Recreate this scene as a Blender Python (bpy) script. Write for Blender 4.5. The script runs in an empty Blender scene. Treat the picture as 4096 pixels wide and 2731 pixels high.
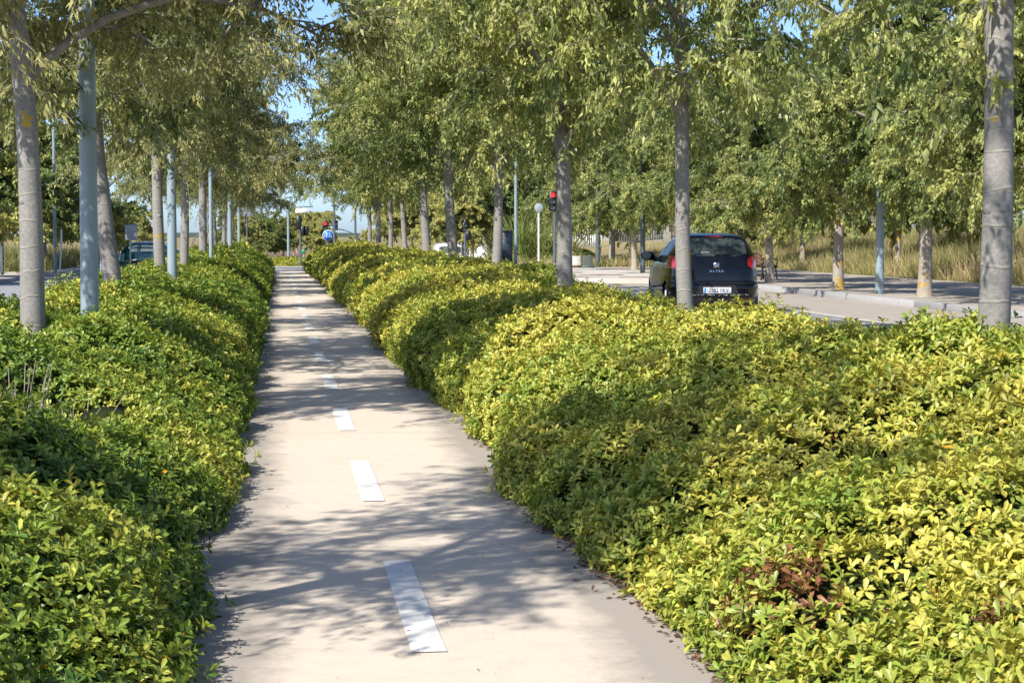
import bpy, math, random
import numpy as np
from mathutils import Vector, Matrix

# ------------------------------------------------------------------ camera, sky, sun, exposure
scene = bpy.context.scene
C = scene.collection
CAM_Z = 1.55
cam_d = bpy.data.cameras.new('camera'); cam = bpy.data.objects.new('camera', cam_d); C.objects.link(cam)
cam_d.sensor_width = 36.0; cam_d.lens = 67.35; cam_d.clip_start = 0.1; cam_d.clip_end = 6000
cam.location = (0, 0, CAM_Z)
cam.rotation_euler = (math.radians(90 - 3.16), 0, math.radians(-6.945))
cam_d.dof.use_dof = True; cam_d.dof.focus_distance = 21.0; cam_d.dof.aperture_fstop = 22.0
scene.camera = cam

SUN_EL, SHADOW_DIR = 42.0, 46.5            # elevation; direction the shadows fall, degrees from +X towards +Y
w = bpy.data.worlds.new('World'); scene.world = w; w.use_nodes = True
nt = w.node_tree; bg = nt.nodes['Background']
sky = nt.nodes.new('ShaderNodeTexSky'); sky.sky_type = 'NISHITA'; sky.sun_disc = False
sa = math.radians(SHADOW_DIR + 180)        # azimuth of the sun as a maths angle
sky.sun_elevation = math.radians(SUN_EL); sky.sun_rotation = math.pi / 2 - sa
sky.air_density = 0.6; sky.dust_density = 0.85; sky.ozone_density = 5.0; sky.altitude = 0
nt.links.new(sky.outputs[0], bg.inputs[0]); bg.inputs[1].default_value = 0.14
sd = bpy.data.lights.new('sun', 'SUN'); sun = bpy.data.objects.new('sun', sd); C.objects.link(sun)
sd.energy = 4.5; sd.angle = math.radians(0.55); sd.color = (1.0, 0.95, 0.86)
to_sun = Vector((math.cos(sa) * math.cos(math.radians(SUN_EL)), math.sin(sa) * math.cos(math.radians(SUN_EL)), math.sin(math.radians(SUN_EL))))
sun.rotation_euler = to_sun.to_track_quat('Z', 'Y').to_euler(); sun.location = (-20, -20, 30)
scene.view_settings.view_transform = 'Standard'; scene.view_settings.look = 'None'
scene.view_settings.exposure = 0.66; scene.view_settings.gamma = 1.0
scene.cycles.max_bounces = 7; scene.cycles.diffuse_bounces = 5; scene.cycles.glossy_bounces = 3
scene.cycles.transmission_bounces = 5; scene.cycles.transparent_max_bounces = 8

# ------------------------------------------------------------------ small helpers
RNG = np.random.default_rng(7)
ORD = ['nearest', 'second', 'third', 'fourth', 'fifth', 'sixth', 'seventh', 'eighth', 'ninth', 'tenth', 'eleventh', 'twelfth',
       'thirteenth', 'fourteenth', 'fifteenth', 'sixteenth', 'seventeenth', 'eighteenth', 'nineteenth', 'twentieth', 'twenty-first', 'twenty-second']

def tag(o, label=None, cat=None, group=None, kind=None):
    if label: o['label'] = label
    if cat: o['category'] = cat
    if group: o['group'] = group
    if kind: o['kind'] = kind
    return o

def empty(name, loc, rz=0.0):
    o = bpy.data.objects.new(name, None); C.objects.link(o)
    o.location = loc; o.rotation_euler = (0, 0, rz); o.empty_display_size = 0.2
    return o

def link(name, me, parent=None, loc=None):
    o = bpy.data.objects.new(name, me); C.objects.link(o)
    if parent is not None: o.parent = parent
    if loc is not None: o.location = loc
    return o

def copy_tree(o, parent=None):
    c = o.copy(); C.objects.link(c); c.parent = parent
    for ch in list(o.children): copy_tree(ch, c)
    return c

def np_mesh(name, V, F, mat=None, col=None, smooth=False, mats=None, midx=None):
    """mesh from numpy arrays; F is one (n,k) array or a list of such arrays"""
    me = bpy.data.meshes.new(name)
    V = np.asarray(V, np.float32)
    Fs = F if isinstance(F, list) else [F]
    Fs = [np.asarray(f, np.int32) for f in Fs if len(f)]
    me.vertices.add(len(V)); me.vertices.foreach_set('co', V.ravel())
    tot = sum(f.size for f in Fs); np_ = sum(len(f) for f in Fs)
    me.loops.add(tot); me.polygons.add(np_)
    me.loops.foreach_set('vertex_index', np.concatenate([f.ravel() for f in Fs]))
    sizes = np.concatenate([np.full(len(f), f.shape[1], np.int32) for f in Fs])
    starts = np.concatenate([[0], np.cumsum(sizes)[:-1]]).astype(np.int32)
    me.polygons.foreach_set('loop_start', starts)
    me.polygons.foreach_set('loop_total', sizes)
    if smooth: me.polygons.foreach_set('use_smooth', np.ones(np_, bool))
    if midx is not None: me.polygons.foreach_set('material_index', np.asarray(midx, np.int32))
    if col is not None:
        a = me.color_attributes.new('tint', 'FLOAT_COLOR', 'POINT')
        c4 = np.ones((len(V), 4), np.float32); c4[:, :3] = col
        a.data.foreach_set('color', c4.ravel())
    if mats:
        for m in mats: me.materials.append(m)
    elif mat: me.materials.append(mat)
    me.update(calc_edges=True); me.validate()
    return me

class MB:
    """collects boxes, tubes, lathes and sheets into ONE mesh"""
    def __init__(s): s.v = []; s.f = {3: [], 4: []}; s.n = 0
    def add(s, V, F):
        V = np.asarray(V, float); F = np.asarray(F, int)
        s.v.append(V); s.f[F.shape[1]].append(F + s.n); s.n += len(V); return s
    def box(s, c, d, rz=0.0, taper=1.0, bev=0.0):
        x, y, z = [k / 2 for k in d]
        if bev > 0:
            b = min(bev, x * .9, y * .9, z * .9); R = []
            for zz, k in ((-z, b), (-z + b, 0), (z - b, 0), (z, b)):
                t = taper if zz > 0 else 1.0
                xx, yy = (x - k) * t, (y - k) * t; bb = b
                R.append([(xx, yy - bb, zz), (xx - bb, yy, zz), (-xx + bb, yy, zz), (-xx, yy - bb, zz), (-xx, -yy + bb, zz), (-xx + bb, -yy, zz), (xx - bb, -yy, zz), (xx, -yy + bb, zz)])
            V = np.array(R).reshape(-1, 3); F = []
            for r in range(3):
                for i in range(8):
                    j = (i + 1) % 8; F.append((r * 8 + i, r * 8 + j, r * 8 + 8 + j, r * 8 + 8 + i))
            for base, fl in ((0, 1), (24, 0)):
                q = [(0, 1, 2, 3), (0, 3, 4, 7), (4, 5, 6, 7)]
                for a in q: F.append(tuple(base + k for k in (a[::-1] if fl else a)))
        else:
            t = taper
            V = np.array([(-x, -y, -z), (x, -y, -z), (x, y, -z), (-x, y, -z), (-x * t, -y * t, z), (x * t, -y * t, z), (x * t, y * t, z), (-x * t, y * t, z)])
            F = [(0, 3, 2, 1), (4, 5, 6, 7), (0, 1, 5, 4), (1, 2, 6, 5), (2, 3, 7, 6), (3, 0, 4, 7)]
        if rz:
            cs, sn = math.cos(rz), math.sin(rz); V = V @ np.array([[cs, sn, 0], [-sn, cs, 0], [0, 0, 1]])
        return s.add(V + np.array(c), F)
    def tube(s, P, r, n=8, cap=True):
        P = np.asarray(P, float); r = np.broadcast_to(np.asarray(r, float), (len(P),))
        T = np.gradient(P, axis=0); T /= np.linalg.norm(T, axis=1, keepdims=True) + 1e-9
        ref = np.array([0, 0, 1.0]) if abs(T[0, 2]) < .9 else np.array([1.0, 0, 0])
        A = np.cross(T, ref); A /= np.linalg.norm(A, axis=1, keepdims=True) + 1e-9; B = np.cross(T, A)
        an = np.arange(n) * 2 * np.pi / n
        ring = P[:, None] + r[:, None, None] * (np.cos(an)[None, :, None] * A[:, None] + np.sin(an)[None, :, None] * B[:, None])
        V = ring.reshape(-1, 3); m = len(P)
        i = np.arange(m - 1)[:, None] * n; k = np.arange(n)[None]; k2 = (k + 1) % n
        F = np.stack([i + k, i + k2, i + n + k2, i + n + k], -1).reshape(-1, 4)
        s.add(V, F)
        if cap:
            for e, ring0 in ((0, V[:n]), (m - 1, V[-n:])):
                c = np.vstack([ring0, P[e]]); idx = np.arange(n)
                t = np.stack([idx, (idx + 1) % n, np.full(n, n)], -1)
                s.add(c, t if e else t[:, ::-1])
        return s
    def lathe(s, prof, c=(0, 0, 0), n=20, axis='z'):
        prof = np.asarray(prof, float); an = np.arange(n) * 2 * np.pi / n
        V = np.stack([prof[:, None, 0] * np.cos(an), prof[:, None, 0] * np.sin(an), np.repeat(prof[:, 1:2], n, 1)], -1).reshape(-1, 3)
        if axis == 'x': V = V[:, [2, 0, 1]]
        if axis == 'y': V = V[:, [1, 2, 0]]
        m = len(prof); i = np.arange(m - 1)[:, None] * n; k = np.arange(n)[None]; k2 = (k + 1) % n
        return s.add(V + np.array(c), np.stack([i + k, i + k2, i + n + k2, i + n + k], -1).reshape(-1, 4))
    def build(s, name, mat, parent=None, smooth=False, loc=None):
        V = np.vstack(s.v); F = [np.vstack(s.f[k]) for k in (3, 4) if s.f[k]]
        return link(name, np_mesh(name, V, F, mat, smooth=smooth), parent, loc)

def vnoise(p, seed=0):
    """3-D value noise, roughly -1..1"""
    p = np.asarray(p, float); i = np.floor(p).astype(np.int64); f = p - i; f = f * f * (3 - 2 * f)
    def h(ix, iy, iz):
        n = (ix * 374761393 + iy * 668265263 + iz * 2147483647 + seed * 974634777) & 0xFFFFFFFF
        n = ((n ^ (n >> 13)) * 1274126177) & 0xFFFFFFFF; n = n ^ (n >> 16)
        return (n & 0xFFFF) / 32767.5 - 1
    x, y, z = i[..., 0], i[..., 1], i[..., 2]; fx, fy, fz = f[..., 0], f[..., 1], f[..., 2]
    L = lambda a, b, t: a + (b - a) * t
    return L(L(L(h(x, y, z), h(x + 1, y, z), fx), L(h(x, y + 1, z), h(x + 1, y + 1, z), fx), fy),
             L(L(h(x, y, z + 1), h(x + 1, y, z + 1), fx), L(h(x, y + 1, z + 1), h(x + 1, y + 1, z + 1), fx), fy), fz)
def fbm(p, seed=0, oct=3):
    p = np.asarray(p, float); a, t = 1.0, 0
    for k in range(oct): t = t + a * vnoise(p * 2 ** k, seed + k); a *= .5
    return t / 1.75
def worley(x, y, seed):
    ix, iy = np.floor(x).astype(np.int64), np.floor(y).astype(np.int64); best = np.full(np.shape(x), 9.0)
    for a in (-1, 0, 1):
        for b in (-1, 0, 1):
            q = np.stack([ix + a, iy + b, 0 * ix], -1).astype(float)
            px = ix + a + .5 + .42 * vnoise(q, seed); py = iy + b + .5 + .42 * vnoise(q, seed + 1)
            best = np.minimum(best, np.hypot(x - px, y - py))
    return best
def nrm(v): return v / (np.linalg.norm(v, axis=-1, keepdims=True) + 1e-9)

# ------------------------------------------------------------------ materials
def new_mat(name):
    m = bpy.data.materials.new(name); m.use_nodes = True
    return m, m.node_tree, m.node_tree.nodes['Principled BSDF']
def N(nt, t, **kw):
    n = nt.nodes.new(t)
    for k, v in kw.items():
        if k.startswith('i_'): n.inputs[k[2:]].default_value = v
        else: setattr(n, k, v)
    return n
def ramp(nt, fac, stops):
    r = nt.nodes.new('ShaderNodeValToRGB'); e = r.color_ramp.elements
    while len(e) < len(stops): e.new(.5)
    for k, (p, c) in enumerate(stops): e[k].position = p; e[k].color = tuple(c) + (1,)
    nt.links.new(fac, r.inputs[0]); return r.outputs[0]
def noise(nt, scale, detail=4, rough=.55, vec=None):
    n = nt.nodes.new('ShaderNodeTexNoise'); n.inputs['Scale'].default_value = scale
    n.inputs['Detail'].default_value = detail; n.inputs['Roughness'].default_value = rough
    if vec is not None: nt.links.new(vec, n.inputs['Vector'])
    return n.outputs['Fac']
def objco(nt, scale=None):
    t = nt.nodes.new('ShaderNodeTexCoord'); o = t.outputs['Object']
    if scale:
        m = nt.nodes.new('ShaderNodeMapping'); m.inputs['Scale'].default_value = scale
        nt.links.new(o, m.inputs[0]); o = m.outputs[0]
    return o
def mixc(nt, fac, a, b, mode='MIX'):
    m = nt.nodes.new('ShaderNodeMix'); m.data_type = 'RGBA'; m.blend_type = mode
    for s, v in ((m.inputs[0], fac), (m.inputs[6], a), (m.inputs[7], b)):
        if hasattr(v, 'is_linked') or hasattr(v, 'node'): nt.links.new(v, s)
        elif isinstance(v, (int, float)): s.default_value = v
        else: s.default_value = tuple(v) + (1,)
    return m.outputs[2]
def bump(nt, h, bsdf, strength=.3, dist=.01):
    b = nt.nodes.new('ShaderNodeBump'); b.inputs['Strength'].default_value = strength; b.inputs['Distance'].default_value = dist
    nt.links.new(h, b.inputs['Height']); nt.links.new(b.outputs[0], bsdf.inputs['Normal'])

def plain(name, c, rough=.5, metal=0.0, vary=.12, scale=6.0, spec=.5, coat=0.0):
    m, nt, b = new_mat(name)
    n = noise(nt, scale, 5, .6, objco(nt))
    lo = [max(0, k * (1 - vary)) for k in c]; hi = [min(1, k * (1 + vary)) for k in c]
    nt.links.new(ramp(nt, n, [(.3, lo), (.7, hi)]), b.inputs['Base Color'])
    b.inputs['Roughness'].default_value = rough; b.inputs['Metallic'].default_value = metal
    b.inputs['Specular IOR Level'].default_value = spec; b.inputs['Coat Weight'].default_value = coat
    b.inputs['Coat Roughness'].default_value = .05
    return m

def leaf_mat(name, rough=.5, trans=.3, spec=.35, tmul=(1.15, 1.1, .6)):
    m, nt, b = new_mat(name)
    a = nt.nodes.new('ShaderNodeAttribute'); a.attribute_name = 'tint'
    nt.links.new(a.outputs['Color'], b.inputs['Base Color'])
    b.inputs['Roughness'].default_value = rough; b.inputs['Specular IOR Level'].default_value = spec
    t = nt.nodes.new('ShaderNodeBsdfTranslucent')
    nt.links.new(mixc(nt, 1.0, a.outputs['Color'], tmul, 'MULTIPLY'), t.inputs['Color'])
    mx = nt.nodes.new('ShaderNodeMixShader'); mx.inputs[0].default_value = trans
    nt.links.new(b.outputs[0], mx.inputs[1]); nt.links.new(t.outputs[0], mx.inputs[2])
    nt.links.new(mx.outputs[0], nt.nodes['Material Output'].inputs['Surface'])
    return m

def bark_mat(name, c=(.27, .255, .24), lichen=.63, rings=1.0, orange=False):
    m, nt, b = new_mat(name)
    co = objco(nt); oi = nt.nodes.new('ShaderNodeObjectInfo')
    ad = nt.nodes.new('ShaderNodeVectorMath'); ad.operation = 'ADD'
    sc = nt.nodes.new('ShaderNodeVectorMath'); sc.operation = 'SCALE'; sc.inputs['Scale'].default_value = 37.0
    cb = nt.nodes.new('ShaderNodeCombineXYZ'); nt.links.new(oi.outputs['Random'], cb.inputs[2]); nt.links.new(cb.outputs[0], sc.inputs[0])
    nt.links.new(co, ad.inputs[0]); nt.links.new(sc.outputs[0], ad.inputs[1]); co = ad.outputs[0]
    mp = nt.nodes.new('ShaderNodeMapping'); mp.inputs['Scale'].default_value = (14, 14, 22); nt.links.new(co, mp.inputs[0])
    fine = noise(nt, 2.4, 6, .75, mp.outputs[0])
    big = noise(nt, 3.0, 4, .6, co)
    col = ramp(nt, big, [(.3, [k * .72 for k in c]), (.5, c), (.72, [k * 1.22 for k in c])])
    col = mixc(nt, .55, col, ramp(nt, fine, [(.32, [k * .42 for k in c]), (.52, c), (.72, [min(1, k * 1.5) for k in c])]))
    # horizontal growth scars
    wv = nt.nodes.new('ShaderNodeTexWave'); wv.bands_direction = 'Z'; wv.inputs['Scale'].default_value = 1.55
    wv.inputs['Distortion'].default_value = 4.0; wv.inputs['Detail'].default_value = 3; wv.inputs['Detail Scale'].default_value = 1.1
    nt.links.new(co, wv.inputs['Vector'])
    line = ramp(nt, wv.outputs['Fac'], [(.984, (0, 0, 0)), (.996, (1, 1, 1))])
    lw = nt.nodes.new('ShaderNodeMath'); lw.operation = 'MULTIPLY'; lw.inputs[1].default_value = .30 * rings
    nt.links.new(line, lw.inputs[0])
    col = mixc(nt, lw.outputs[0], col, (.40, .36, .26))
    # yellow lichen
    l1 = noise(nt, 5.0, 5, .7, co); l2 = noise(nt, 1.1, 2, .5, co)
    mu = nt.nodes.new('ShaderNodeMath'); mu.operation = 'MULTIPLY'; nt.links.new(l1, mu.inputs[0]); nt.links.new(l2, mu.inputs[1])
    lm = ramp(nt, mu.outputs[0], [(lichen * .56, (0, 0, 0)), (lichen * .585, (1, 1, 1))])
    col = mixc(nt, lm, col, (.42, .26, .03) if orange else (.45, .31, .04))
    nt.links.new(col, b.inputs['Base Color']); b.inputs['Roughness'].default_value = .85
    b.inputs['Specular IOR Level'].default_value = .2
    ad2 = nt.nodes.new('ShaderNodeMath'); nt.links.new(fine, ad2.inputs[0]); nt.links.new(line, ad2.inputs[1])
    bump(nt, ad2.outputs[0], b, .45, .012)
    return m

def concrete_mat(name, c, joints=0.0, speck=.5, axis='Y', bumps=.15, edge=None):
    m, nt, b = new_mat(name); co = objco(nt)
    big = noise(nt, .55, 5, .6, co); fine = noise(nt, 60, 3, .6, co); mid = noise(nt, 7, 6, .7, co)
    col = ramp(nt, big, [(.3, [k * .88 for k in c]), (.7, [min(1, k * 1.07) for k in c])])
    col = mixc(nt, .5, col, ramp(nt, mid, [(.28, [k * .74 for k in c]), (.5, c), (.75, [min(1, k * 1.1) for k in c])]))
    col = mixc(nt, speck, col, ramp(nt, fine, [(.3, [k * .8 for k in c]), (.7, [min(1, k * 1.12) for k in c])]))
    st = noise(nt, 2.2, 8, .75, co)
    col = mixc(nt, ramp(nt, st, [(.60, (0, 0, 0)), (.74, (.45, .45, .45))]), col, [k * .5 for k in c])
    if joints:
        sp = nt.nodes.new('ShaderNodeSeparateXYZ'); nt.links.new(co, sp.inputs[0])
        wob = nt.nodes.new('ShaderNodeMath'); wob.operation = 'MULTIPLY_ADD'; wob.inputs[1].default_value = .03; nt.links.new(mid, wob.inputs[0]); nt.links.new(sp.outputs[axis], wob.inputs[2])
        pp = nt.nodes.new('ShaderNodeMath'); pp.operation = 'PINGPONG'; pp.inputs[1].default_value = joints / 2; nt.links.new(wob.outputs[0], pp.inputs[0])
        jl = ramp(nt, pp.outputs[0], [(.006, (1, 1, 1)), (.012, (0, 0, 0))])
        col = mixc(nt, jl, col, [k * .58 for k in c])
    if edge:
        sp = nt.nodes.new('ShaderNodeSeparateXYZ'); nt.links.new(co, sp.inputs[0])
        d_ = nt.nodes.new('ShaderNodeMath'); d_.operation = 'SUBTRACT'; d_.inputs[1].default_value = edge[0]; nt.links.new(sp.outputs['X'], d_.inputs[0])
        a_ = nt.nodes.new('ShaderNodeMath'); a_.operation = 'ABSOLUTE'; nt.links.new(d_.outputs[0], a_.inputs[0])
        e_ = nt.nodes.new('ShaderNodeMath'); e_.operation = 'MULTIPLY_ADD'; e_.inputs[1].default_value = .55; nt.links.new(st, e_.inputs[0]); nt.links.new(a_.outputs[0], e_.inputs[2])
        dm = ramp(nt, e_.outputs[0], [(edge[1] - .18, (0, 0, 0)), (edge[1] + .12, (.75, .75, .75))])
        col = mixc(nt, dm, col, (.27, .245, .22))
    nt.links.new(col, b.inputs['Base Color']); b.inputs['Roughness'].default_value = .9; b.inputs['Specular IOR Level'].default_value = .2
    bump(nt, fine, b, bumps, .004)
    return m

def paving_mat(name, c, sx, sy):
    m, nt, b = new_mat(name); co = objco(nt)
    br = nt.nodes.new('ShaderNodeTexBrick'); br.inputs['Scale'].default_value = 1.0
    br.inputs['Brick Width'].default_value = sx; br.inputs['Row Height'].default_value = sy; br.inputs['Mortar Size'].default_value = .008
    br.inputs['Color1'].default_value = tuple(k * .85 for k in c) + (1,); br.inputs['Color2'].default_value = tuple(min(1, k * 1.1) for k in c) + (1,)
    br.inputs['Mortar'].default_value = tuple(k * .45 for k in c) + (1,); nt.links.new(co, br.inputs['Vector'])
    n = noise(nt, 3, 6, .7, co)
    col = mixc(nt, .5, br.outputs['Color'], ramp(nt, n, [(.3, [k * .7 for k in c]), (.7, [min(1, k * 1.15) for k in c])]))
    nt.links.new(col, b.inputs['Base Color']); b.inputs['Roughness'].default_value = .9; b.inputs['Specular IOR Level'].default_value = .2
    return m

M = {}
M['path'] = concrete_mat('beige concrete', (.64, .55, .45), joints=5.0, speck=.35, edge=(.6, .98))
M['asphalt'] = concrete_mat('asphalt', (.30, .30, .315), speck=.6)
M['kerb'] = concrete_mat('kerb granite', (.36, .355, .36), joints=1.0, speck=.5)
M['pale'] = concrete_mat('pale concrete', (.54, .50, .45), joints=0, speck=.4)
M['white_paint'] = plain('white road paint', (.72, .71, .68), .75, vary=.14, scale=7, spec=.2)
M['block'] = paving_mat('block paving', (.42, .37, .32), .22, .11)
M['slab'] = paving_mat('slab paving', (.44, .385, .325), .4, .4)
M['tactile'] = plain('red tactile paving', (.22, .12, .09), .85, vary=.25, scale=8, spec=.2)
M['soil'] = plain('dry soil', (.20, .145, .09), .95, vary=.35, scale=2.0, spec=.1)
M['field'] = plain('dry field', (.26, .21, .10), .95, vary=.35, scale=.3, spec=.1)
M['grass_base'] = plain('mown grass', (.10, .15, .035), .95, vary=.4, scale=3, spec=.1)
M['core'] = plain('dark leaf hedge interior', (.028, .036, .010), .9, vary=.5, scale=14, spec=.1)  # dark leaves and twigs under the outer foliage, their own deep green-brown
M['hedge_leaf'] = leaf_mat('glossy hedge leaf', .40, .24, .45)
M['tree_leaf'] = leaf_mat('hackberry leaf', .48, .34, .45)
M['blade'] = leaf_mat('grass blade', .7, .25, .2, (1.1, 1.0, .8))
M['dead_leaf'] = leaf_mat('dead leaf', .8, .1, .2, (1, .8, .6))
M['bark'] = bark_mat('grey smooth bark')
M['bark_bg'] = bark_mat('pale bark with orange lichen', (.36, .315, .265), .56, .7, True)
M['twig'] = plain('grey twig bark', (.27, .24, .20), .9, vary=.3, scale=9, spec=.15)
M['stem'] = plain('bare hedge stem', (.30, .25, .21), .9, vary=.25, scale=20, spec=.15)
M['pole'] = plain('blue grey painted steel', (.265, .335, .37), .42, vary=.08, scale=3, spec=.45)
M['pole_dark'] = plain('dark slate painted steel', (.10, .125, .14), .45, vary=.1, scale=3)
M['galv'] = plain('galvanised steel', (.46, .49, .51), .5, .3, vary=.12, scale=8)
M['signal'] = plain('black signal housing', (.012, .014, .016), .45, vary=.2)
M['white'] = plain('white painted surface', (.80, .80, .79), .6, vary=.05, scale=2, spec=.3)
M['sign_back'] = plain('pale grey sign back', (.30, .34, .37), .5, vary=.08)
M['blue'] = plain('blue sign sheeting', (.01, .17, .66), .4, vary=.05)
M['navy'] = plain('navy blue panel', (.012, .04, .22), .4, vary=.1)
M['red_sign'] = plain('red sign sheeting', (.62, .02, .03), .4, vary=.05)
M['yellow'] = plain('yellow band', (.75, .60, .10), .5, vary=.1)
M['green_bin'] = plain('bright green plastic', (.02, .42, .15), .4, vary=.1)
M['totem'] = plain('dark blue grey cabinet', (.028, .045, .065), .45, vary=.15)
M['beige'] = plain('beige concrete base', (.55, .45, .33), .85, vary=.15)
M['iron'] = plain('black cast iron', (.015, .015, .016), .5, vary=.2)
M['wood'] = plain('worn brown timber', (.16, .085, .05), .7, vary=.3, scale=12)
M['slate_slab'] = plain('dark green grey slab', (.09, .12, .12), .7, vary=.4, scale=20)
M['lens_grey'] = plain('unlit signal lens', (.16, .19, .18), .25, vary=.1)
M['black_paint'] = plain('black car paint', (.003, .003, .0035), .14, 0, vary=.1, scale=2, spec=.42, coat=.15)
M['teal_paint'] = plain('metallic teal car paint', (.004, .075, .078), .25, .5, vary=.1, scale=2, coat=1.0)
M['white_car'] = plain('white car paint', (.78, .78, .77), .25, vary=.03, coat=.6)
M['trim'] = plain('black plastic trim', (.012, .012, .013), .55, vary=.2)
M['rubber'] = plain('tyre rubber', (.02, .02, .02), .85, vary=.2)
M['alloy'] = plain('alloy wheel', (.32, .33, .35), .35, .8, vary=.1)
M['chrome'] = plain('chrome', (.75, .76, .78), .15, 1.0, vary=.04)
M['plate_white'] = plain('white number plate', (.78, .79, .80), .4, vary=.03)
M['plate_black'] = plain('plate lettering', (.012, .012, .014), .5, vary=.1)
M['plate_blue'] = plain('plate blue strip', (.02, .22, .62), .4, vary=.05)
M['seat'] = plain('dark seat fabric', (.02, .022, .025), .8, vary=.2)
M['tail_red'] = plain('red tail lamp lens', (.55, .008, .012), .12, vary=.12, scale=8, coat=.8)
M['tail_dark'] = plain('dark red brake lamp lens', (.13, .02, .015), .2, vary=.15)
M['scratch'] = plain('chipped pale scuff', (.42, .42, .42), .7, vary=.3, scale=60)
m, nt, b = new_mat('tinted glass')
b.inputs['Base Color'].default_value = (.50, .62, .60, 1); b.inputs['Roughness'].default_value = .02
b.inputs['Transmission Weight'].default_value = .92; b.inputs['IOR'].default_value = 1.05; b.inputs['Specular IOR Level'].default_value = .6
b.inputs['Coat Weight'].default_value = 0
M['glass'] = m
m, nt, b = new_mat('lit red signal lens'); b.inputs['Base Color'].default_value = (.6, .02, .02, 1)
b.inputs['Emission Color'].default_value = (1, .06, .05, 1); b.inputs['Emission Strength'].default_value = .6
M['lit_red'] = m

# ------------------------------------------------------------------ leaf clouds
def leaf_cloud(pos, axis, up, L, W, col, lod=0):
    """one leaf per row: pos = stalk end, axis = direction of growth, up = rough face normal"""
    n = len(pos); axis = nrm(axis); side = nrm(np.cross(axis, up)); nor = np.cross(side, axis)
    L = np.broadcast_to(np.asarray(L, float), (n,))[:, None]; W = np.broadcast_to(np.asarray(W, float), (n,))[:, None]
    if lod == 0:      # rounded spoon-shaped leaf, folded at its midrib
        T = [(0, 0, 0), (.36, 0, -.02), (.74, 0, -.06), (1.0, 0, -.16), (.40, .36, .05), (.78, .46, .0), (.40, -.36, .05), (.78, -.46, .0)]
        F = np.array([(0, 4, 1), (0, 1, 6), (1, 4, 5), (1, 5, 2), (2, 5, 3), (1, 2, 7), (1, 7, 6), (2, 3, 7)])
    elif lod == 1:    # rounded kite
        T = [(0, 0, 0), (.5, 0, -.03), (1.0, 0, -.12), (.62, .48, .06), (.62, -.48, .06)]
        F = np.array([(0, 3, 1), (1, 3, 2), (0, 1, 4), (1, 2, 4)])
    elif lod == 2:    # pointed drooping leaf
        T = [(0, 0, 0), (.45, 0, -.02), (1.0, 0, -.22), (.38, .5, .07), (.38, -.5, .07)]
        F = np.array([(0, 3, 1), (1, 3, 2), (0, 1, 4), (1, 2, 4)])
    else:
        T = [(0, 0, 0), (1.0, 0, -.1), (.5, .5, .06), (.5, -.5, .06)]
        F = np.array([(0, 2, 1), (0, 1, 3)])
    k = len(T); V = np.empty((n, k, 3))
    for j, (a, s, z) in enumerate(T): V[:, j] = pos + axis * L * a + side * W * s + nor * L * z
    Fa = (np.arange(n)[:, None, None] * k + F[None]).reshape(-1, 3)
    return V.reshape(-1, 3), Fa, np.repeat(col, k, 0)

class Cloud:
    def __init__(s): s.V = []; s.F = []; s.C = []; s.n = 0
    def add(s, V, F, c): s.V.append(V); s.F.append(F + s.n); s.C.append(c); s.n += len(V)
    def mesh(s, name, mat, smooth=True): return np_mesh(name, np.vstack(s.V), np.vstack(s.F), mat, np.vstack(s.C), smooth)

def basis(n):
    ref = np.where(np.abs(n[:, 2:3]) < .9, np.array([[0, 0, 1.0]]), np.array([[1.0, 0, 0]]))
    t = nrm(np.cross(n, ref)); return t, np.cross(n, t)

# ------------------------------------------------------------------ ground and roads
def zr(x):                                   # the carriageway on the left lies a little lower
    t = np.clip((-np.asarray(x, float) - 3.2) / 2.6, 0, 1); return -.30 * t * t * (3 - 2 * t)

def sheet(name, xs, ys, zf, mat, kind='structure'):
    X, Y = np.meshgrid(xs, ys); Z = zf(X, Y)
    V = np.stack([X, Y, Z], -1).reshape(-1, 3); nx, ny = len(xs), len(ys)
    i = np.arange(ny - 1)[:, None] * nx + np.arange(nx - 1)[None]
    F = np.stack([i, i + 1, i + nx + 1, i + nx], -1).reshape(-1, 4)
    o = link(name, np_mesh(name, V, F, mat, smooth=True)); tag(o, kind=kind); return o

def ground_z(X, Y):
    base = zr(X) - .05 - .12 * np.clip((-X - 3) / 3, 0, 1)
    slope = np.clip((X - 21 - .0 * Y) / 9, 0, 1); slope = slope * slope * (3 - 2 * slope)
    nearb = np.clip((Y - 20) / 30, 0, 1) * np.clip((260 - Y) / 60, 0, 1)
    return base + slope * nearb * (1.1 + .25 * fbm(np.stack([X * .12, Y * .12, 0 * X], -1), 5))
xs = np.concatenate([[-3000, -900, -300, -120, -60, -30, -16], np.arange(-12, 40, 1.0), [45, 60, 90, 150, 300, 900, 3000]])
ys = np.concatenate([[-300, -60, -20], np.arange(-8, 130, 2.0), [140, 160, 190, 240, 320, 600, 1500, 4500]])
g = sheet('ground', xs, ys, ground_z, M['field'])
sheet('road', np.linspace(-10.6, -3.2, 14), np.array([-30, 0, 30, 60, 84.5, 91.5, 130, 200, 400.]), lambda X, Y: zr(X) + .004, M['asphalt']).name = 'left_road'
sheet('right_road', np.array([5.05, 8, 10.5]), np.array([-30, 30, 84.5, 91.5, 140, 220, 400.]), lambda X, Y: 0 * X + .004, M['asphalt'])
sheet('cross_road', np.concatenate([np.linspace(-70, -10.6, 4), np.linspace(-9, -3, 10), [0, 5, 10, 20, 40]]), np.array([84.6, 88, 91.4]), lambda X, Y: zr(X) + .010, M['asphalt'])
sheet('gutter', np.array([10.5, 10.72]), np.array([-30, 20, 58.]), lambda X, Y: 0 * X + .012, M['pale'])
sheet('parking_lane', np.array([10.72, 13.62]), np.array([-30, 20, 60.]), lambda X, Y: 0 * X + .006, M['block'])
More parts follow.
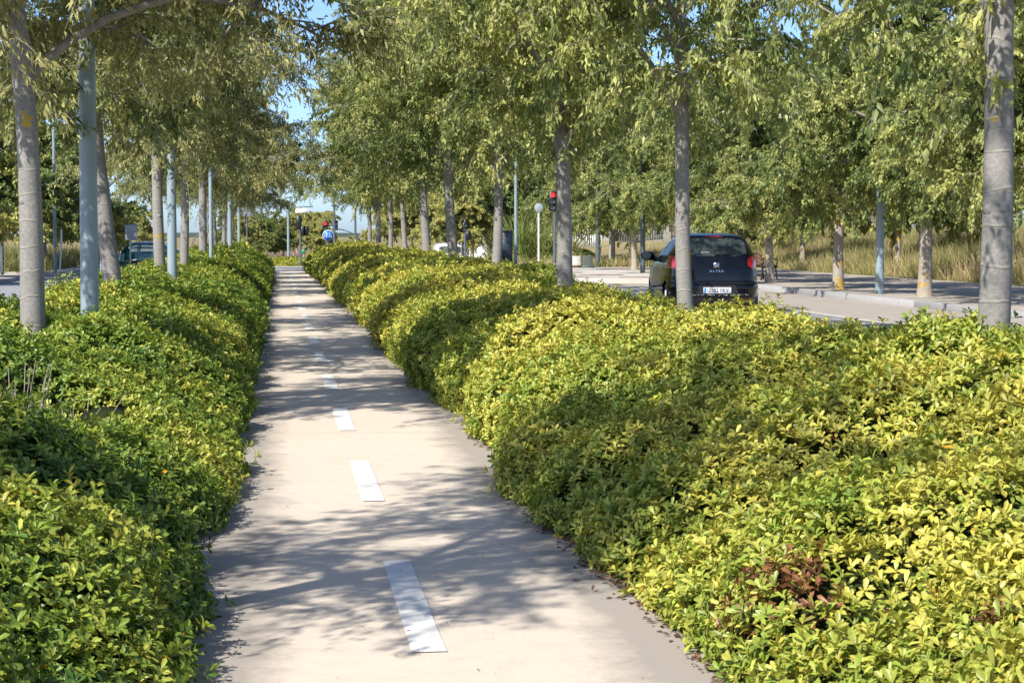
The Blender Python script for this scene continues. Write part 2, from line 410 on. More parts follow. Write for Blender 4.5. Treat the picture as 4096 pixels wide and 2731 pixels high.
sheet('hedge_bed', np.array([-3.1, 0, 1, 5.0]), np.array([-8, 40, 84.2]), lambda X, Y: 0 * X + .004, M['soil'])
sheet('cycle_path', np.linspace(-.46, 1.56, 5), np.linspace(-8, 84.4, 60), lambda X, Y: 0 * X + .010, M['path'])
sheet('far_bed', np.array([-2.6, 0, 4.6]), np.array([91.6, 150, 220.]), lambda X, Y: 0 * X + .03, M['soil'])

def slab(name, x0, x1, y0, y1, z, mat, h=.16, corner=0.0):
    """a raised pavement with a rounded corner at (x0, y0)"""
    P = []
    if corner:
        for a in np.linspace(0, math.pi / 2, 9): P.append((x0 + corner - corner * math.cos(a), y0 + corner - corner * math.sin(a)))
    else: P.append((x0, y0))
    P += [(x1, y0), (x1, y1), (x0, y1)]
    P = np.array(P); n = len(P); me = bpy.data.meshes.new(name)
    V = [(x, y, z) for x, y in P] + [(x, y, z - h) for x, y in P]
    F = [tuple(range(n))] + [(i, i + n, (i + 1) % n + n, (i + 1) % n) for i in range(n)]
    me.from_pydata(V, [], F); me.materials.append(mat); me.update()
    return tag(link(name, me), kind='structure')
slab('right_pavement', 13.86, 20.6, -20, 84.2, .15, M['slab'], .17)
slab('corner_pavement', 9.3, 13.86, 61.0, 84.2, .146, M['pale'], .16, corner=3.2)
slab('left_pavement', -17, -10.8, 20, 84.0, -.15, M['pale'], .2)
slab('far_left_pavement', -17, -9.6, 92, 200, -.15, M['pale'], .2)
slab('far_right_pavement', 13.2, 20, 92, 200, .15, M['slab'], .17)
for nm, xa, y0, y1, z in (('pavement_kerb', 13.73, -20, 60.9, .155), ('bed_kerb', 5.0, -8, 84.2, .12), ('far_kerb', None, 0, 0, .09), ('left_kerb', -10.7, 20, 84.0, -.145)):
    mb = MB()
    if xa is None: mb.box((1.0, 91.5, z / 2 + .01), (7.6, .16, z), bev=.015)
    else:
        for k in range(int((y1 - y0) / 10)): mb.box((xa, y0 + 10 * k + 5, z - .15), (.25 if nm != 'bed_kerb' else .13, 9.994, .3), bev=.02)
    tag(mb.build(nm, M['kerb']), kind='structure')
# beds and verges along the right pavement
sheet('mown_verge', np.linspace(20.6, 26, 6), np.linspace(66, 84, 10), lambda X, Y: ground_z(X, Y) + .17 + 0 * X, M['grass_base'])
def hill_z(X, Y): return 3 + 9 * fbm(np.stack([X * .002, 0 * Y, 0 * Y], -1) + 3.1, 3) * np.exp(-((Y - 2600) / 420.) ** 2) + 4 * np.exp(-((Y - 2600) / 420.) ** 2) - 5
M['hill'] = plain('far wooded hill', (.045, .065, .035), .95, vary=.3, scale=.01)
sheet('far_hills', np.linspace(-1500, 900, 60), np.linspace(1800, 3400, 14), hill_z, M['hill'])

# ---- painted markings
def marking(name, x0, x1, y0, y1, z, label, group, rot=0.0):
    n = 7; e = RNG.normal(0, .0016, (n, 2)); ys_ = np.linspace(y0, y1, n)
    V = [(x0 + e[i, 0], ys_[i], z) for i in range(n)] + [(x1 + e[i, 1], ys_[i], z) for i in range(n)]
    F = np.array([(i, i + n, i + n + 1, i + 1) for i in range(n - 1)])
    return tag(link(name, np_mesh(name, V, F, M['white_paint'])), label, 'road marking', group)
for k in range(19):
    y0 = 7.0 + 4.07 * k
    xc = .545 - .0016 * (y0 - 7)
    lab = ('nearest' if k == 0 else ORD[k]) + ' white dash from the viewer on the beige cycle path'
    marking('path_dash', xc - .065, xc + .065, y0, y0 + 2.0, .015, lab, 'white dashes down the cycle path')
marking('stop_line', .62, 1.5, 83.4, 83.75, .015, 'white stop line across the far end of the cycle path', 'road markings at the crossing')
for k in range(7):
    marking('lane_dash', -7.0, -6.86, 42 + 7.0 * k, 45 + 7.0 * k, -.285, ORD[k] + ' white lane dash on the grey road left of the hedge', 'white lane dashes on the left road')
for k, y0 in enumerate((5.3, 5.55)):
    pass
for k, (x, y) in enumerate(((10.15, 72.0), (10.9, 67.5), (11.6, 63.6))):
    s = MB().box((x + .55, y, .152), (1.5, .75, .012)).build('tactile_strip', M['tactile'])
    tag(s, ['farthest', 'middle', 'nearest'][k] + ' brown tactile paving strip on the pale corner pavement left of the black car', 'paving strip', 'brown tactile strips')

# ------------------------------------------------------------------ hedges
SUNV = np.array(to_sun)
SS = np.linspace(0, 1, 240)
def profile(pts):                            # a smooth curve through (share of the width, share of the height), even in length
    p = np.array(pts, float); c = np.concatenate([[0], np.cumsum(np.hypot(np.diff(p[:, 0]) * 3, np.diff(p[:, 1])))])
    q = np.stack([np.interp(np.linspace(0, c[-1], 240), c, p[:, k]) for k in (0, 1)], -1); ker = np.hanning(25); ker /= ker.sum()
    pad = np.pad(q, ((12, 12), (0, 0)), 'edge'); return np.stack([np.convolve(pad[:, k], ker, 'valid') for k in (0, 1)], -1)
PROF_LEFT = profile([(.012, 0), (0, .08), (.02, .20), (.09, .38), (.22, .66), (.38, .90), (.56, 1.0), (.84, .97), (.95, .80), (1.0, .35), (.98, 0)])
PROF_RIGHT_NEAR = profile([(.006, 0), (0, .09), (.02, .24), (.11, .42), (.26, .62), (.44, .84), (.62, .98), (.80, .96), (.93, .80), (1.0, .4), (.99, 0)])
PROF_RIGHT_FAR = profile([(.01, 0), (0, .18), (.015, .42), (.09, .70), (.24, .92), (.45, 1.0), (.72, .95), (.92, .74), (1.0, .36), (.99, 0)])
def hedge_profile(side, Y, s):
    """cross-section: s in 0..1 runs from the path-side foot over the top to the road-side foot"""
    if side == 'left':
        e0 = -.36 + .05 * np.clip((Y - 10) / 6, 0, 1) + .05 * vnoise(np.stack([Y * .55, 0 * Y, 0 * Y], -1), 11) + .04 * vnoise(np.stack([Y * 1.7, 0 * Y, 0 * Y], -1), 12)
        e0 = e0 - .34 * np.exp(-((Y - 13.35) / .36) ** 2) - .10 * np.exp(-((Y - 9.3) / .5) ** 2) - .10 * np.exp(-((Y - 17.6) / .4) ** 2) - .02 * np.clip((60 - Y) / 60, 0, 1)
        e1 = -2.85 + .2 * vnoise(np.stack([Y * .3, 0 * Y + 7, 0 * Y], -1), 13); h = .75
    else:
        e0 = 1.51 + .09 * vnoise(np.stack([Y * .42, 0 * Y, 0 * Y], -1), 21) + .05 * vnoise(np.stack([Y * 1.5, 0 * Y, 0 * Y], -1), 22)
        e0 = e0 - .10 * np.exp(-((Y - 11.0) / .9) ** 2) - .35 * np.clip((Y - 60) / 30, 0, 1)
        e1 = 4.85 + .2 * vnoise(np.stack([Y * .3, 0 * Y + 7, 0 * Y], -1), 23); h = .78
    if side == 'left': near = far = PROF_LEFT
    else: near, far = PROF_RIGHT_NEAR, PROF_RIGHT_FAR
    k = np.clip((17 - Y) / 7, 0, 1); k = k * k * (3 - 2 * k)
    dx = np.interp(s, SS, far[:, 0]) * (1 - k) + np.interp(s, SS, near[:, 0]) * k
    sz = np.interp(s, SS, far[:, 1]) * (1 - k) + np.interp(s, SS, near[:, 1]) * k
    X = e0 + (e1 - e0) * dx
    hh = h * (1 + .16 * vnoise(np.stack([Y * .45, X * .5, 0 * Y], -1), 31) + .08 * vnoise(np.stack([Y * 1.3, X * 1.2, 0 * Y], -1), 32))
    hh = hh * (1 + .22 * np.clip((Y - 35) / 25, 0, 1))
    if side == 'right': hh = hh - .10 * np.exp(-((Y - 20) / 3.5) ** 2 - ((X - 4.4) / 1.0) ** 2) + .12 * np.exp(-((Y - 29.5) / 1.2) ** 2 - ((X - 4.2) / .8) ** 2)
    if side == 'left': hh = hh - .52 * np.exp(-((Y - 11.45) / .8) ** 4 - ((X + 1.55) / .65) ** 4) + .14 * np.exp(-((Y - 13.2) / .8) ** 2 - ((X + 1.7) / .8) ** 2)
    if side == 'left': hh = hh - .17 * np.clip((11.4 - Y) / 1.2, 0, 1) * np.clip((Y - 3) / 2, 0, 1)
    else: hh = hh - .34 * np.exp(-((Y - 11.75) / .5) ** 4 - ((X - 2.3) / .34) ** 4)
    return X, hh * sz

HOLES = {'left': [(-1.60, 12.3, .48, .46, .25), (-1.2, 12.1, .42, .36, .2), (-1.95, 12.2, .5, .36, .2)],
         'right': [(2.28, 12.25, .52, .34, .22), (2.60, 12.3, .55, .24, .2), (2.0, 6.2, .38, .3, .16)]}
DEAD = {'left': [], 'right': [(1.66, 6.55, .32, .21), (1.78, 6.35, .33, .16), (3.0, 9.4, .62, .20), (2.62, 8.75, .55, .13), (2.2, 5.4, .4, .14), (2.05, 16.6, .75, .18), (3.3, 9.7, .62, .12)]}
def hedge_surface(side, ys, ns):
    s = np.linspace(0.0, 1.0, ns); S, Y = np.meshgrid(s, ys)
    X, Z = hedge_profile(side, Y, S); P = np.stack([X, Y, Z], -1)
    gu = np.gradient(P, axis=0); gv = np.gradient(P, axis=1)
    nn = nrm(np.cross(gu, gv)); c = P[..., 2:3] * 0; 
    cx = -1.5 if side == 'left' else 3.1
    out = P - np.array([cx, 0, .2]); out[..., 1] = 0
    nn = np.where((nn * out).sum(-1, keepdims=True) < 0, -nn, nn)
    d = .10 * fbm(P * 1.6, 41, 3) + .05 * vnoise(P * 4.2, 45)
    arc_ = S * 3.0                                  # rounded shrubs grown together, with folds between them
    d = d + np.clip(.38 - .95 * worley(arc_ * .80 + 3 + .25 * vnoise(P * .8, 90), Y / 1.0 + .3 * vnoise(P * .9, 91), 47) ** 1.5, -.40, 1) * .44 + .17 * (.45 - worley(arc_ * 1.7, Y / .55, 49))
    d = d * np.clip(P[..., 2] / .3, .35, 1)
    if side == 'left': d = d * (1 - .9 * np.exp(-((P[..., 1] - 11.3) / 1.2) ** 4 - ((P[..., 0] + 1.6) / .8) ** 4))
    if side == 'left': d = d - .16 * np.exp(-((P[..., 1] - 13.35 - .25 * (P[..., 0] + .3)) / .25) ** 2) * np.clip((P[..., 0] + 1.6) / .8, 0, 1)
    for hx, hy, hz, rad, dep in HOLES[side]:
        r2 = ((P[..., 0] - hx) ** 2 + (P[..., 1] - hy) ** 2 + (P[..., 2] - hz) ** 2) / rad ** 2
        d = d - dep * np.exp(-r2 * 1.4)
    P = P + nn * d[..., None]; P[..., 2] = np.maximum(P[..., 2], .012)
    gu = np.gradient(P, axis=0); gv = np.gradient(P, axis=1); n2 = nrm(np.cross(gu, gv))
    n2 = np.where((n2 * nn).sum(-1, keepdims=True) < 0, -n2, n2)
    return P, n2

def hedge_leaf_colour(side, p, rr, rosette):
    """the plants' own colour: old green shoots, yellow new ones, in patches"""
    pat = .6 * fbm(p * np.array([.55, .40, .5]), 61, 2) + .5 * vnoise(p * 1.9, 63)
    yel = (.70 if side == 'right' else .40) + .58 * pat + rosette
    up = np.clip(p[:, 2] / .8, 0, 1.2); yel = yel + .22 * (up - .6)
    yel = np.clip(yel, 0, 1)[:, None]
    green = np.array([.075, .160, .026]); mid = np.array([.255, .335, .048]); gold = np.array([.55, .50, .095])
    c = np.where(yel < .5, green + (mid - green) * yel * 2, mid + (gold - mid) * (yel - .5) * 2)
    c = c * (1 + .22 * rr[:, None])
    return c

def make_hedge(side, y0, y1, root):
    ns = 70; ys = np.concatenate([np.arange(y0, 16, .045), np.arange(16, 40, .09), np.arange(40, y1, .2)])
    P, Nn = hedge_surface(side, ys, ns)
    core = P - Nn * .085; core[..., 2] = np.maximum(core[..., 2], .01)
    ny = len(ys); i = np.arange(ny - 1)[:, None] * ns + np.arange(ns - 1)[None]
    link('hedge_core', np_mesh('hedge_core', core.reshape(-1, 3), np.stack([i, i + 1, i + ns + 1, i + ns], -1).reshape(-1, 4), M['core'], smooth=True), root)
    A = np.linalg.norm(np.cross(P[1:, :-1] - P[:-1, :-1], P[:-1, 1:] - P[:-1, :-1]), axis=-1)
    Yc = np.broadcast_to(((ys[1:] + ys[:-1]) / 2)[:, None], A.shape)
    cl = Cloud()
    for lod, (a, b_), in ((0, (y0, 15.5)), (1, (15.5, 36)), (3, (36, y1))):
        L_of = lambda y: np.where(y < 12, .042, .042 + (y - 12) * .00125)
        Lc = np.minimum(L_of(Yc), .078)
        dens = 2.9 / (Lc * Lc * .27) / 7.0
        dens = np.where((Yc >= a) & (Yc < b_), dens, 0)
        sfr = np.linspace(0, 1, ns - 1)[None]
        dens = dens * np.where(sfr > .80, .5, 1.0) * np.where(Yc < 3.6, .25, 1)
        cum = np.cumsum((A * dens).ravel()); tot = int(cum[-1])
        if tot <= 0: continue
        idx = np.searchsorted(cum, RNG.random(tot) * cum[-1]); iy, ix = np.unravel_index(idx, A.shape)
        u, v = RNG.random((2, tot, 1))
        bil = lambda G: (G[iy, ix] * (1 - u) + G[iy + 1, ix] * u) * (1 - v) + (G[iy, ix + 1] * (1 - u) + G[iy + 1, ix + 1] * u) * v
        p = bil(P); n = nrm(bil(Nn)); Lr = np.minimum(L_of(p[:, 1]), .078)
        keep = np.ones(tot, bool)
        for hx, hy, hz, rad, dep in HOLES[side]:
            r2 = ((p - np.array([hx, hy, hz])) ** 2).sum(1) / rad ** 2
            keep &= RNG.random(tot) > .72 * np.exp(-r2 * 2.4)
        p, n, Lr = p[keep], n[keep], Lr[keep]; tot = len(p)
        n = nrm(n + np.array([0, 0, .35]) + RNG.normal(0, .25, (tot, 3)))
        depth = RNG.normal(-.012, .028, tot) + np.where(RNG.random(tot) < .07, RNG.uniform(.02, .09, tot), 0)
        p = p + n * depth[:, None] * np.clip(Lr / .045, 1, 1.6)[:, None]; p[:, 2] = np.maximum(p[:, 2], .02)
        t1, t2 = basis(n); ros = RNG.normal(0, .16, tot); ph = RNG.random(tot) * 6.28
        hi = np.clip(depth / .05, -1, 1)
        dead = np.zeros(tot)
        for dx, dy, dz, rad in DEAD[side]:
            r2 = ((p - np.array([dx, dy, dz])) ** 2).sum(1) / rad ** 2; dead = np.maximum(dead, np.exp(-r2 * 1.1))
        isdead = RNG.random(tot) < dead * .8
        K = 7
        for j in range(K):
            al = np.radians(RNG.uniform(28, 92, tot)); az = ph + j * 2.4 + RNG.normal(0, .25, tot)
            ax = n * np.cos(al)[:, None] + (t1 * np.cos(az)[:, None] + t2 * np.sin(az)[:, None]) * np.sin(al)[:, None]
            ax = ax + RNG.normal(0, .12, (tot, 3)); up = n + RNG.normal(0, .2, (tot, 3))
            rr = RNG.normal(0, 1, tot); size = Lr * RNG.uniform(.72, 1.25, tot)
            c = hedge_leaf_colour(side, p, rr * .8, ros + .06 * RNG.normal(0, 1, tot) - .12 * (depth < -.03))
            c = np.where(isdead[:, None], np.array([.20, .085, .035]) * (1 + .35 * rr[:, None]), c)
            rare = RNG.random(tot) < .003; c[rare] = (.55, .30, .03)
            c = np.clip(c, .004, .7)
            cl.add(*leaf_cloud(p + n * .004 * j, ax, up, size, size * RNG.uniform(.36, .48, tot), c, lod))
    link('foliage', cl.mesh('hedge_foliage', M['hedge_leaf'], True), root)

lh = empty('hedge', (0, 0, 0)); tag(lh, 'low green hedge with glossy leaves along the left edge of the cycle path', 'hedge', 'hedges flanking the cycle path')
make_hedge('left', 0.5, 83.5, lh)
rh = empty('hedge', (0, 0, 0)); tag(rh, 'broad yellow-green hedge along the right edge of the cycle path', 'hedge', 'hedges flanking the cycle path')
make_hedge('right', 0.5, 83.0, rh)
def bare_stems(spots, root):
    for (x, y, z, n, sp, hh) in spots:
        for k in range(n):
            a = RNG.random() * 6.28; b0 = np.array([x + RNG.normal(0, .05), y + RNG.normal(0, .05), z]); d = np.array([math.cos(a) * sp, math.sin(a) * sp, hh]) * RNG.uniform(.6, 1.1)
            pts = [b0 + d * t + RNG.normal(0, .012, 3) for t in np.linspace(0, 1, 5)]
            MB().tube(pts, np.linspace(.006, .0025, 5), 5).build('bare_stem', M['stem'], root, True)
bare_stems([(-1.58, 12.1, .14, 26, .18, .58), (-1.9, 12.05, .16, 16, .18, .52), (-1.2, 11.8, .14, 22, .28, .42), (-1.4, 11.7, .12, 14, .2, .46)], lh)
bare_stems([(2.26, 12.05, .18, 26, .2, .36), (2.55, 12.1, .2, 10, .15, .36), (1.9, 6.4, .05, 18, .2, .22)], rh)

def mound(name, cx, cy, a, b, h, label, group=None, n=5200, L=.12, yel=.55):
    root = empty(name, (cx, cy, 0)); tag(root, label, 'hedge', group)
    th = RNG.random(n) * 6.283; ph = np.arccos(RNG.random(n)) ; 
    d = np.stack([np.sin(ph) * np.cos(th), np.sin(ph) * np.sin(th), np.cos(ph)], -1)
    r = 1 + .12 * fbm(d * 2.2 + cx, 71)
    p = d * np.array([a, b, h]) * r[:, None]; nn = nrm(d / np.array([a, b, h]) + np.array([0, 0, .3]) * 0)
    cl = Cloud(); t1, t2 = basis(nn)
    for j in range(3):
        az = RNG.random(n) * 6.28; al = np.radians(RNG.uniform(25, 90, n))
        ax = nn * np.cos(al)[:, None] + (t1 * np.cos(az)[:, None] + t2 * np.sin(az)[:, None]) * np.sin(al)[:, None]
        y_ = np.clip(yel + RNG.normal(0, .2, n), 0, 1)[:, None]
        c = np.array([.08, .16, .018]) * (1 - y_) + np.array([.40, .38, .04]) * y_
        cl.add(*leaf_cloud(p, ax, nn, L, L * .5, c, 3))
    link('foliage', cl.mesh('mound_foliage', M['hedge_leaf']), root)
    m_ = MB(); pr = [(max(.01, math.sin(t)) , math.cos(t)) for t in np.linspace(0, math.pi / 2, 9)]
    m_.lathe(pr, n=24); m_.v = [v * np.array([a, b, h]) * .9 for v in m_.v]
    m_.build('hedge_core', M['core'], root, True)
    return root
mound('clipped_hedge', .7, 95.5, 1.9, 3.2, .42, 'small rounded yellow-green hedge beyond the crossing at the end of the path', yel=.7)
mound('clipped_hedge', 15.3, 112, 3.5, 3.0, 1.0, 'dark green rounded hedge below the white ramp', yel=.1, n=6000)

# ------------------------------------------------------------------ trees
def tree_meshes(name, seed, H=8.4, fork=2.85, R=2.8, zlow=2.65, tr=.092, limbs=11, sec=11, twg=8, lv=64, L=.088, yel=.2, green=(.145, .205, .058), gold=(.58, .58, .19), bark='bark', wide=.40, lod=2, e0=24, inner=8, twr=.0052):
    rs = np.random.default_rng(seed); tk = MB(); bm_ = MB(); cl = Cloud()
    topz = fork + (H - fork) * .62
    zz = np.concatenate([[0, .08, .25, .6], np.linspace(1.0, fork, 6), np.linspace(fork + .5, topz, 4)])
    wob = np.stack([.03 * np.sin(zz * 1.1 + seed), .03 * np.cos(zz * .9 + seed * 2), zz], -1); wob[:, :2] -= wob[0, :2]
    wob[:, :2] *= np.clip(zz / 1.5, 0, 1)[:, None]
    rad = np.interp(zz, [0, .08, .25, .7, fork - .2, fork, fork + .5, topz], [tr * 1.42, tr * 1.28, tr * 1.13, tr * 1.03, tr * .84, tr * .92, tr * .55, tr * .22])
    tk.tube(wob, rad, 14, False)
    for k in range(3):        # pruned branch collars
        z = rs.uniform(1.6, fork - .2); a = rs.random() * 6.28; c = np.array([np.interp(z, zz, wob[:, 0]), np.interp(z, zz, wob[:, 1]), z]); r0 = np.interp(z, zz, rad)
        d = np.array([math.cos(a), math.sin(a), 0]); tk.tube([c + d * r0 * .6, c + d * r0 * .96, c + d * (r0 * 1.04)], [.04, .034, .012], 10)
    centre = np.array([0, 0, (zlow + H) / 2]); az_r = (H - zlow) / 2
    def inside(p, k=1.0): q = (p - centre) / np.array([R, R, az_r]); return np.linalg.norm(q) < k
    lp, la, lc = [], [], []
    a0 = rs.random() * 6.28
    hue = rs.normal(0, .03)
    for i in range(limbs + inner):
        f = min(1.0, i / (limbs - 1)) if i < limbs else (i - limbs + .5) / inner * .8; zs = fork - .12 + (topz - fork) * f ** 1.2; st = np.array([np.interp(zs, zz, wob[:, 0]), np.interp(zs, zz, wob[:, 1]), zs])
        az = a0 + i * 2.399 + rs.normal(0, .2); el = math.radians(e0 + 44 * f + rs.normal(0, 7)); ln = R * (.98 - .35 * f) * (rs.uniform(.85, 1.12) if i < limbs else .42) / max(.55, math.cos(el) ** .5)
        d = np.array([math.cos(az) * math.cos(el), math.sin(az) * math.cos(el), math.sin(el)])
        ts = np.linspace(0, 1, 9); sag = np.array([0, 0, 1.0]) * (-(ts ** 2) * ln * .30 * (1 - .6 * f))[:, None] * 1.0
        rise = np.array([0, 0, 1.0]) * (ts * (1 - ts) * ln * .45)[:, None]
        pts = st + d * (ts * ln)[:, None] + sag + rise + rs.normal(0, .035, (9, 3)) * ts[:, None]
        r0 = tr * (.42 - .18 * f) * (1 if i < limbs else .4); bm_.tube(pts, r0 * (1 - ts * .86) + .004, 7, False)
        nsec = int(sec * (1.1 - .3 * f) * (1 if i < limbs else .5))
        for s_ in range(nsec):
            t = .16 + .84 * (s_ + rs.random()) / nsec; b0 = np.array([np.interp(t, ts, pts[:, k]) for k in range(3)])
            out = d * rs.uniform(.2, .9) + rs.normal(0, .75, 3); out[2] = out[2] * .6 + rs.uniform(-.28, .42); out = out / np.linalg.norm(out)
            l2 = rs.uniform(.5, 1.15) * (R / 2.5) * (1 - .25 * t); tt = np.linspace(0, 1, 6)
            p2 = b0 + out * (tt * l2)[:, None] + np.array([0, 0, -1.0]) * (tt ** 2 * l2 * rs.uniform(.0, .35))[:, None] + rs.normal(0, .02, (6, 3)) * tt[:, None]
            if p2[-1, 2] < zlow: p2[:, 2] += (zlow - p2[-1, 2]) * tt * .9
            bm_.tube(p2, r0 * .30 * (1 - t * .5) * (1 - tt * .75) + .003, 5, False)
            for w_ in range(twg):
                t3 = .12 + .88 * (w_ + rs.random()) / twg; c0 = np.array([np.interp(t3, tt, p2[:, k]) for k in range(3)])
                o3 = out * rs.uniform(0, .8) + rs.normal(0, .7, 3); o3[2] = o3[2] * .6 - rs.uniform(-.1, .35); o3 /= np.linalg.norm(o3)
                l3 = rs.uniform(.28, .62) * (R / 2.5); t4 = np.linspace(0, 1, 4)
                p3 = c0 + o3 * (t4 * l3)[:, None] + np.array([0, 0, -1.0]) * (t4 ** 2 * l3 * .35)[:, None]
                bm_.tube(p3, twr * (1 - .6 * t4), 3, False)
                k = max(4, int(lv * rs.uniform(.55, 1.35))); tp = rs.random(k) ** .8
                q = np.stack([np.interp(tp, t4, p3[:, m_]) for m_ in range(3)], -1) + rs.normal(0, .035, (k, 3))
                tw = nrm(p3[-1] - p3[0])[None]
                ax = tw * .5 + rs.normal(0, .55, (k, 3)) + np.array([0, 0, -.75])
                hu = yel + .10 + .35 * vnoise(q * .8 + seed, 5) + .25 * vnoise(q * 2.3 + seed, 6) + rs.normal(0, .17) + rs.normal(0, .14, k) + hue
                hu = np.clip(hu, 0, 1)[:, None]
                c = np.array(green) * (1 - hu) + np.array(gold) * hu; c = c * (1 + .2 * rs.normal(0, 1, (k, 1))); 
                lp.append(q); la.append(ax); lc.append(np.clip(c, .008, .6))
    lp, la, lc = np.vstack(lp), np.vstack(la), np.vstack(lc); n = len(lp)
    up = rs.normal(0, 1, (n, 3)) + np.array([0, 0, .8]); size = L * rs.uniform(.6, 1.2, n)
    cl.add(*leaf_cloud(lp, la, up, size, size * wide * rs.uniform(.8, 1.2, n), lc, lod))
    return (tk.mesh if False else _mk(tk, name + '_trunk', M[bark]), _mk(bm_, name + '_branches', M['twig']), cl.mesh(name + '_crown', M['tree_leaf'], False))
def _mk(mb, name, mat):
    V = np.vstack(mb.v); F = [np.vstack(mb.f[k]) for k in (3, 4) if mb.f[k]]
    return np_mesh(name, V, F, mat, smooth=True)

def place_tree(meshes, x, y, z, label, group, spin=0.0, lean=(0, 0), sc=1.0, zs=1.0, name='hackberry_tree'):
    r = empty(name, (x, y, z)); r.rotation_mode = 'ZYX'; r.rotation_euler = (lean[1], lean[0], spin); r.scale = (sc, sc, sc * zs)
    for nm, me in zip(('trunk', 'branches', 'crown'), meshes): link(nm, me, r)
    return tag(r, label, 'tree', group)

MED = [tree_meshes('median_a', 3, tr=.088, sec=10, twg=8, lv=50, yel=.36), tree_meshes('median_b', 8, tr=.095, H=8.8, yel=.26), tree_meshes('median_c', 15, tr=.10, R=2.9, yel=.16),
       tree_meshes('median_d', 21, tr=.085, H=8.2, yel=.34)]
LFT = [tree_meshes('left_a', 63, tr=.09, sec=10, twg=8, lv=42, L=.085, wide=.30, yel=.32, green=(.130, .170, .056), gold=(.48, .44, .17), twr=.006),
       tree_meshes('left_b', 71, tr=.095, H=8.8, lv=72, L=.082, wide=.30, yel=.34, green=(.130, .170, .056), gold=(.48, .44, .17), twr=.006),
       tree_meshes('left_c', 77, tr=.095, H=8.4, R=3.0, lv=72, L=.085, wide=.32, yel=.22, green=(.120, .170, .052), gold=(.46, .43, .16), twr=.006)]
# right-hand row in the hedge: y, trunk scale, lean, prototype, spin
g = 'trees standing in the right hedge'
RIGHT = [(2.2, 1.0, 0, 0, 1.0), (10.06, 1.0, -.012, 0, 2.0), (17.95, .86, -.035, 0, .4), (25.83, 1.14, -.055, 1, 2.9), (34.2, 1.05, 0, 3, 4.2), (42.0, 1.15, -.065, 2, 1.1), (50.2, 1.2, -.05, 2, 5.1), (58.3, .85, -.03, 1, .6), (66.9, .95, -.02, 3, 3.3), (74.3, 1.1, -.04, 2, 2.2), (82.0, .95, -.03, 1, 4.6)]
RLAB = [None, 'thick grey lichen-spotted trunk at the right edge, rising from the yellow hedge', 'slim grey tree whose trunk stands in front of the black car', 'grey shadow-marked trunk in the right hedge just left of the black car',
        'grey tree in the right hedge beside the dark cabinet with the beige base', 'leaning grey tree on the right hedge crest beside the white van', 'dark leaning tree on the right hedge crest left of the white van',
        'slim lichened tree on the far right hedge crest, left of the dark leaning tree', 'pale far tree in the right hedge, fourth from the path end', 'far tree in the right hedge, second from the path end', 'far tree at the path end of the right hedge']
for k, (y, sc, ln, pr, sp) in enumerate(RIGHT):
    if k == 0: continue
    place_tree(MED[pr], 3.86 - .95 * ln, y, 0, RLAB[k], g, sp, (ln, 0), sc, 1 / sc ** .8)
g = 'trees standing in the left hedge'
LEFT = [(-2.2, 1.0, 0, 0, 2.2), (6.35, 1.0, 0, 0, .9), (15.16, 1.0, -.055, 1, 3.6), (22.8, 1.16, -.07, 2, .2), (31.84, 1.0, 0, 1, 1.7), (39.4, .95, -.02, 2, 4.0), (49.4, 1.15, -.01, 1, 2.6), (55.5, .9, -.02, 2, 5.5), (60.6, .95, -.03, 1, .5), (68, .9, 0, 2, 3.0), (75.6, .9, -.02, 1, 1.4), (82, .85, 0, 2, 2.0)]
LLAB = ['tree behind the viewer whose shadow falls on the near path', 'near tree left of the frame whose branch shadow crosses the path', 'thick grey forked tree at the left edge, rising from the hedge', 'leaning grey tree immediately right of the nearest lamp post in the left hedge',
        'straight grey tree in the left hedge just left of the second lamp post', 'grey tree in the left hedge directly behind the second lamp post', 'shadow-dappled tree in the left hedge, right of the second lamp post', 'seventh visible tree in the left hedge, counted from the left',
        'eighth visible tree in the left hedge, leaning beside the third lamp post', 'ninth visible tree in the left hedge, right of the third lamp post', 'tenth visible tree in the left hedge, near the path end', 'last tree of the left hedge before the crossing']
for k, (y, sc, ln, pr, sp) in enumerate(LEFT):
    place_tree(LFT[pr], -1.91 - .95 * ln, y, 0, LLAB[k], g, sp, (ln, 0), sc, 1 / sc ** .8)

BG = [tree_meshes('street_a', 31, H=7.3, fork=2.3, R=3.2, zlow=1.75, tr=.13, e0=17, limbs=11, sec=12, twg=9, lv=84, L=.10, yel=.12, bark='bark_bg', wide=.5),
      tree_meshes('street_b', 37, H=7.0, fork=2.4, R=3.3, zlow=1.9, tr=.14, e0=17, limbs=11, sec=12, twg=9, lv=84, L=.10, yel=.32, bark='bark_bg', wide=.5),
      tree_meshes('street_c', 43, H=7.6, fork=2.3, R=3.4, zlow=1.6, tr=.14, e0=17, limbs=12, sec=12, twg=9, lv=84, L=.10, yel=.22, green=(.125, .185, .05), bark='bark_bg', wide=.5)]
g = 'trees along the right pavement'
PAVE = [(14.7, 28.6, 1, .5, 1.0), (14.7, 35.6, 1, 2.1, 1.05), (14.72, 42.5, 2, 4.0, 1.05), (14.55, 48.8, 0, 1.0, 1.02), (14.51, 55.7, 0, 3.3, .95), (14.5, 63, 1, 5.1, .9), (14.6, 70, 2, .4, .95), (14.6, 78, 0, 2.7, .95), (15.17, 86.7, 2, 4.4, 1.05)]
PLAB = [None, 'yellowing tree crown behind the thick trunk at the right edge', 'double-stemmed lichened tree on the right pavement, right of the green lamp pole', 'brown-trunked tree on the right pavement left of the green lamp pole', 'orange-lichened tree beside the bench right of the black car',
        'bushy tree rising directly behind the black car', 'bushy tree behind the black car and the slim trunk', 'dense green tree left of the black car roof', 'thick-trunked tree at the far end of the pavement beside the slab stacks']
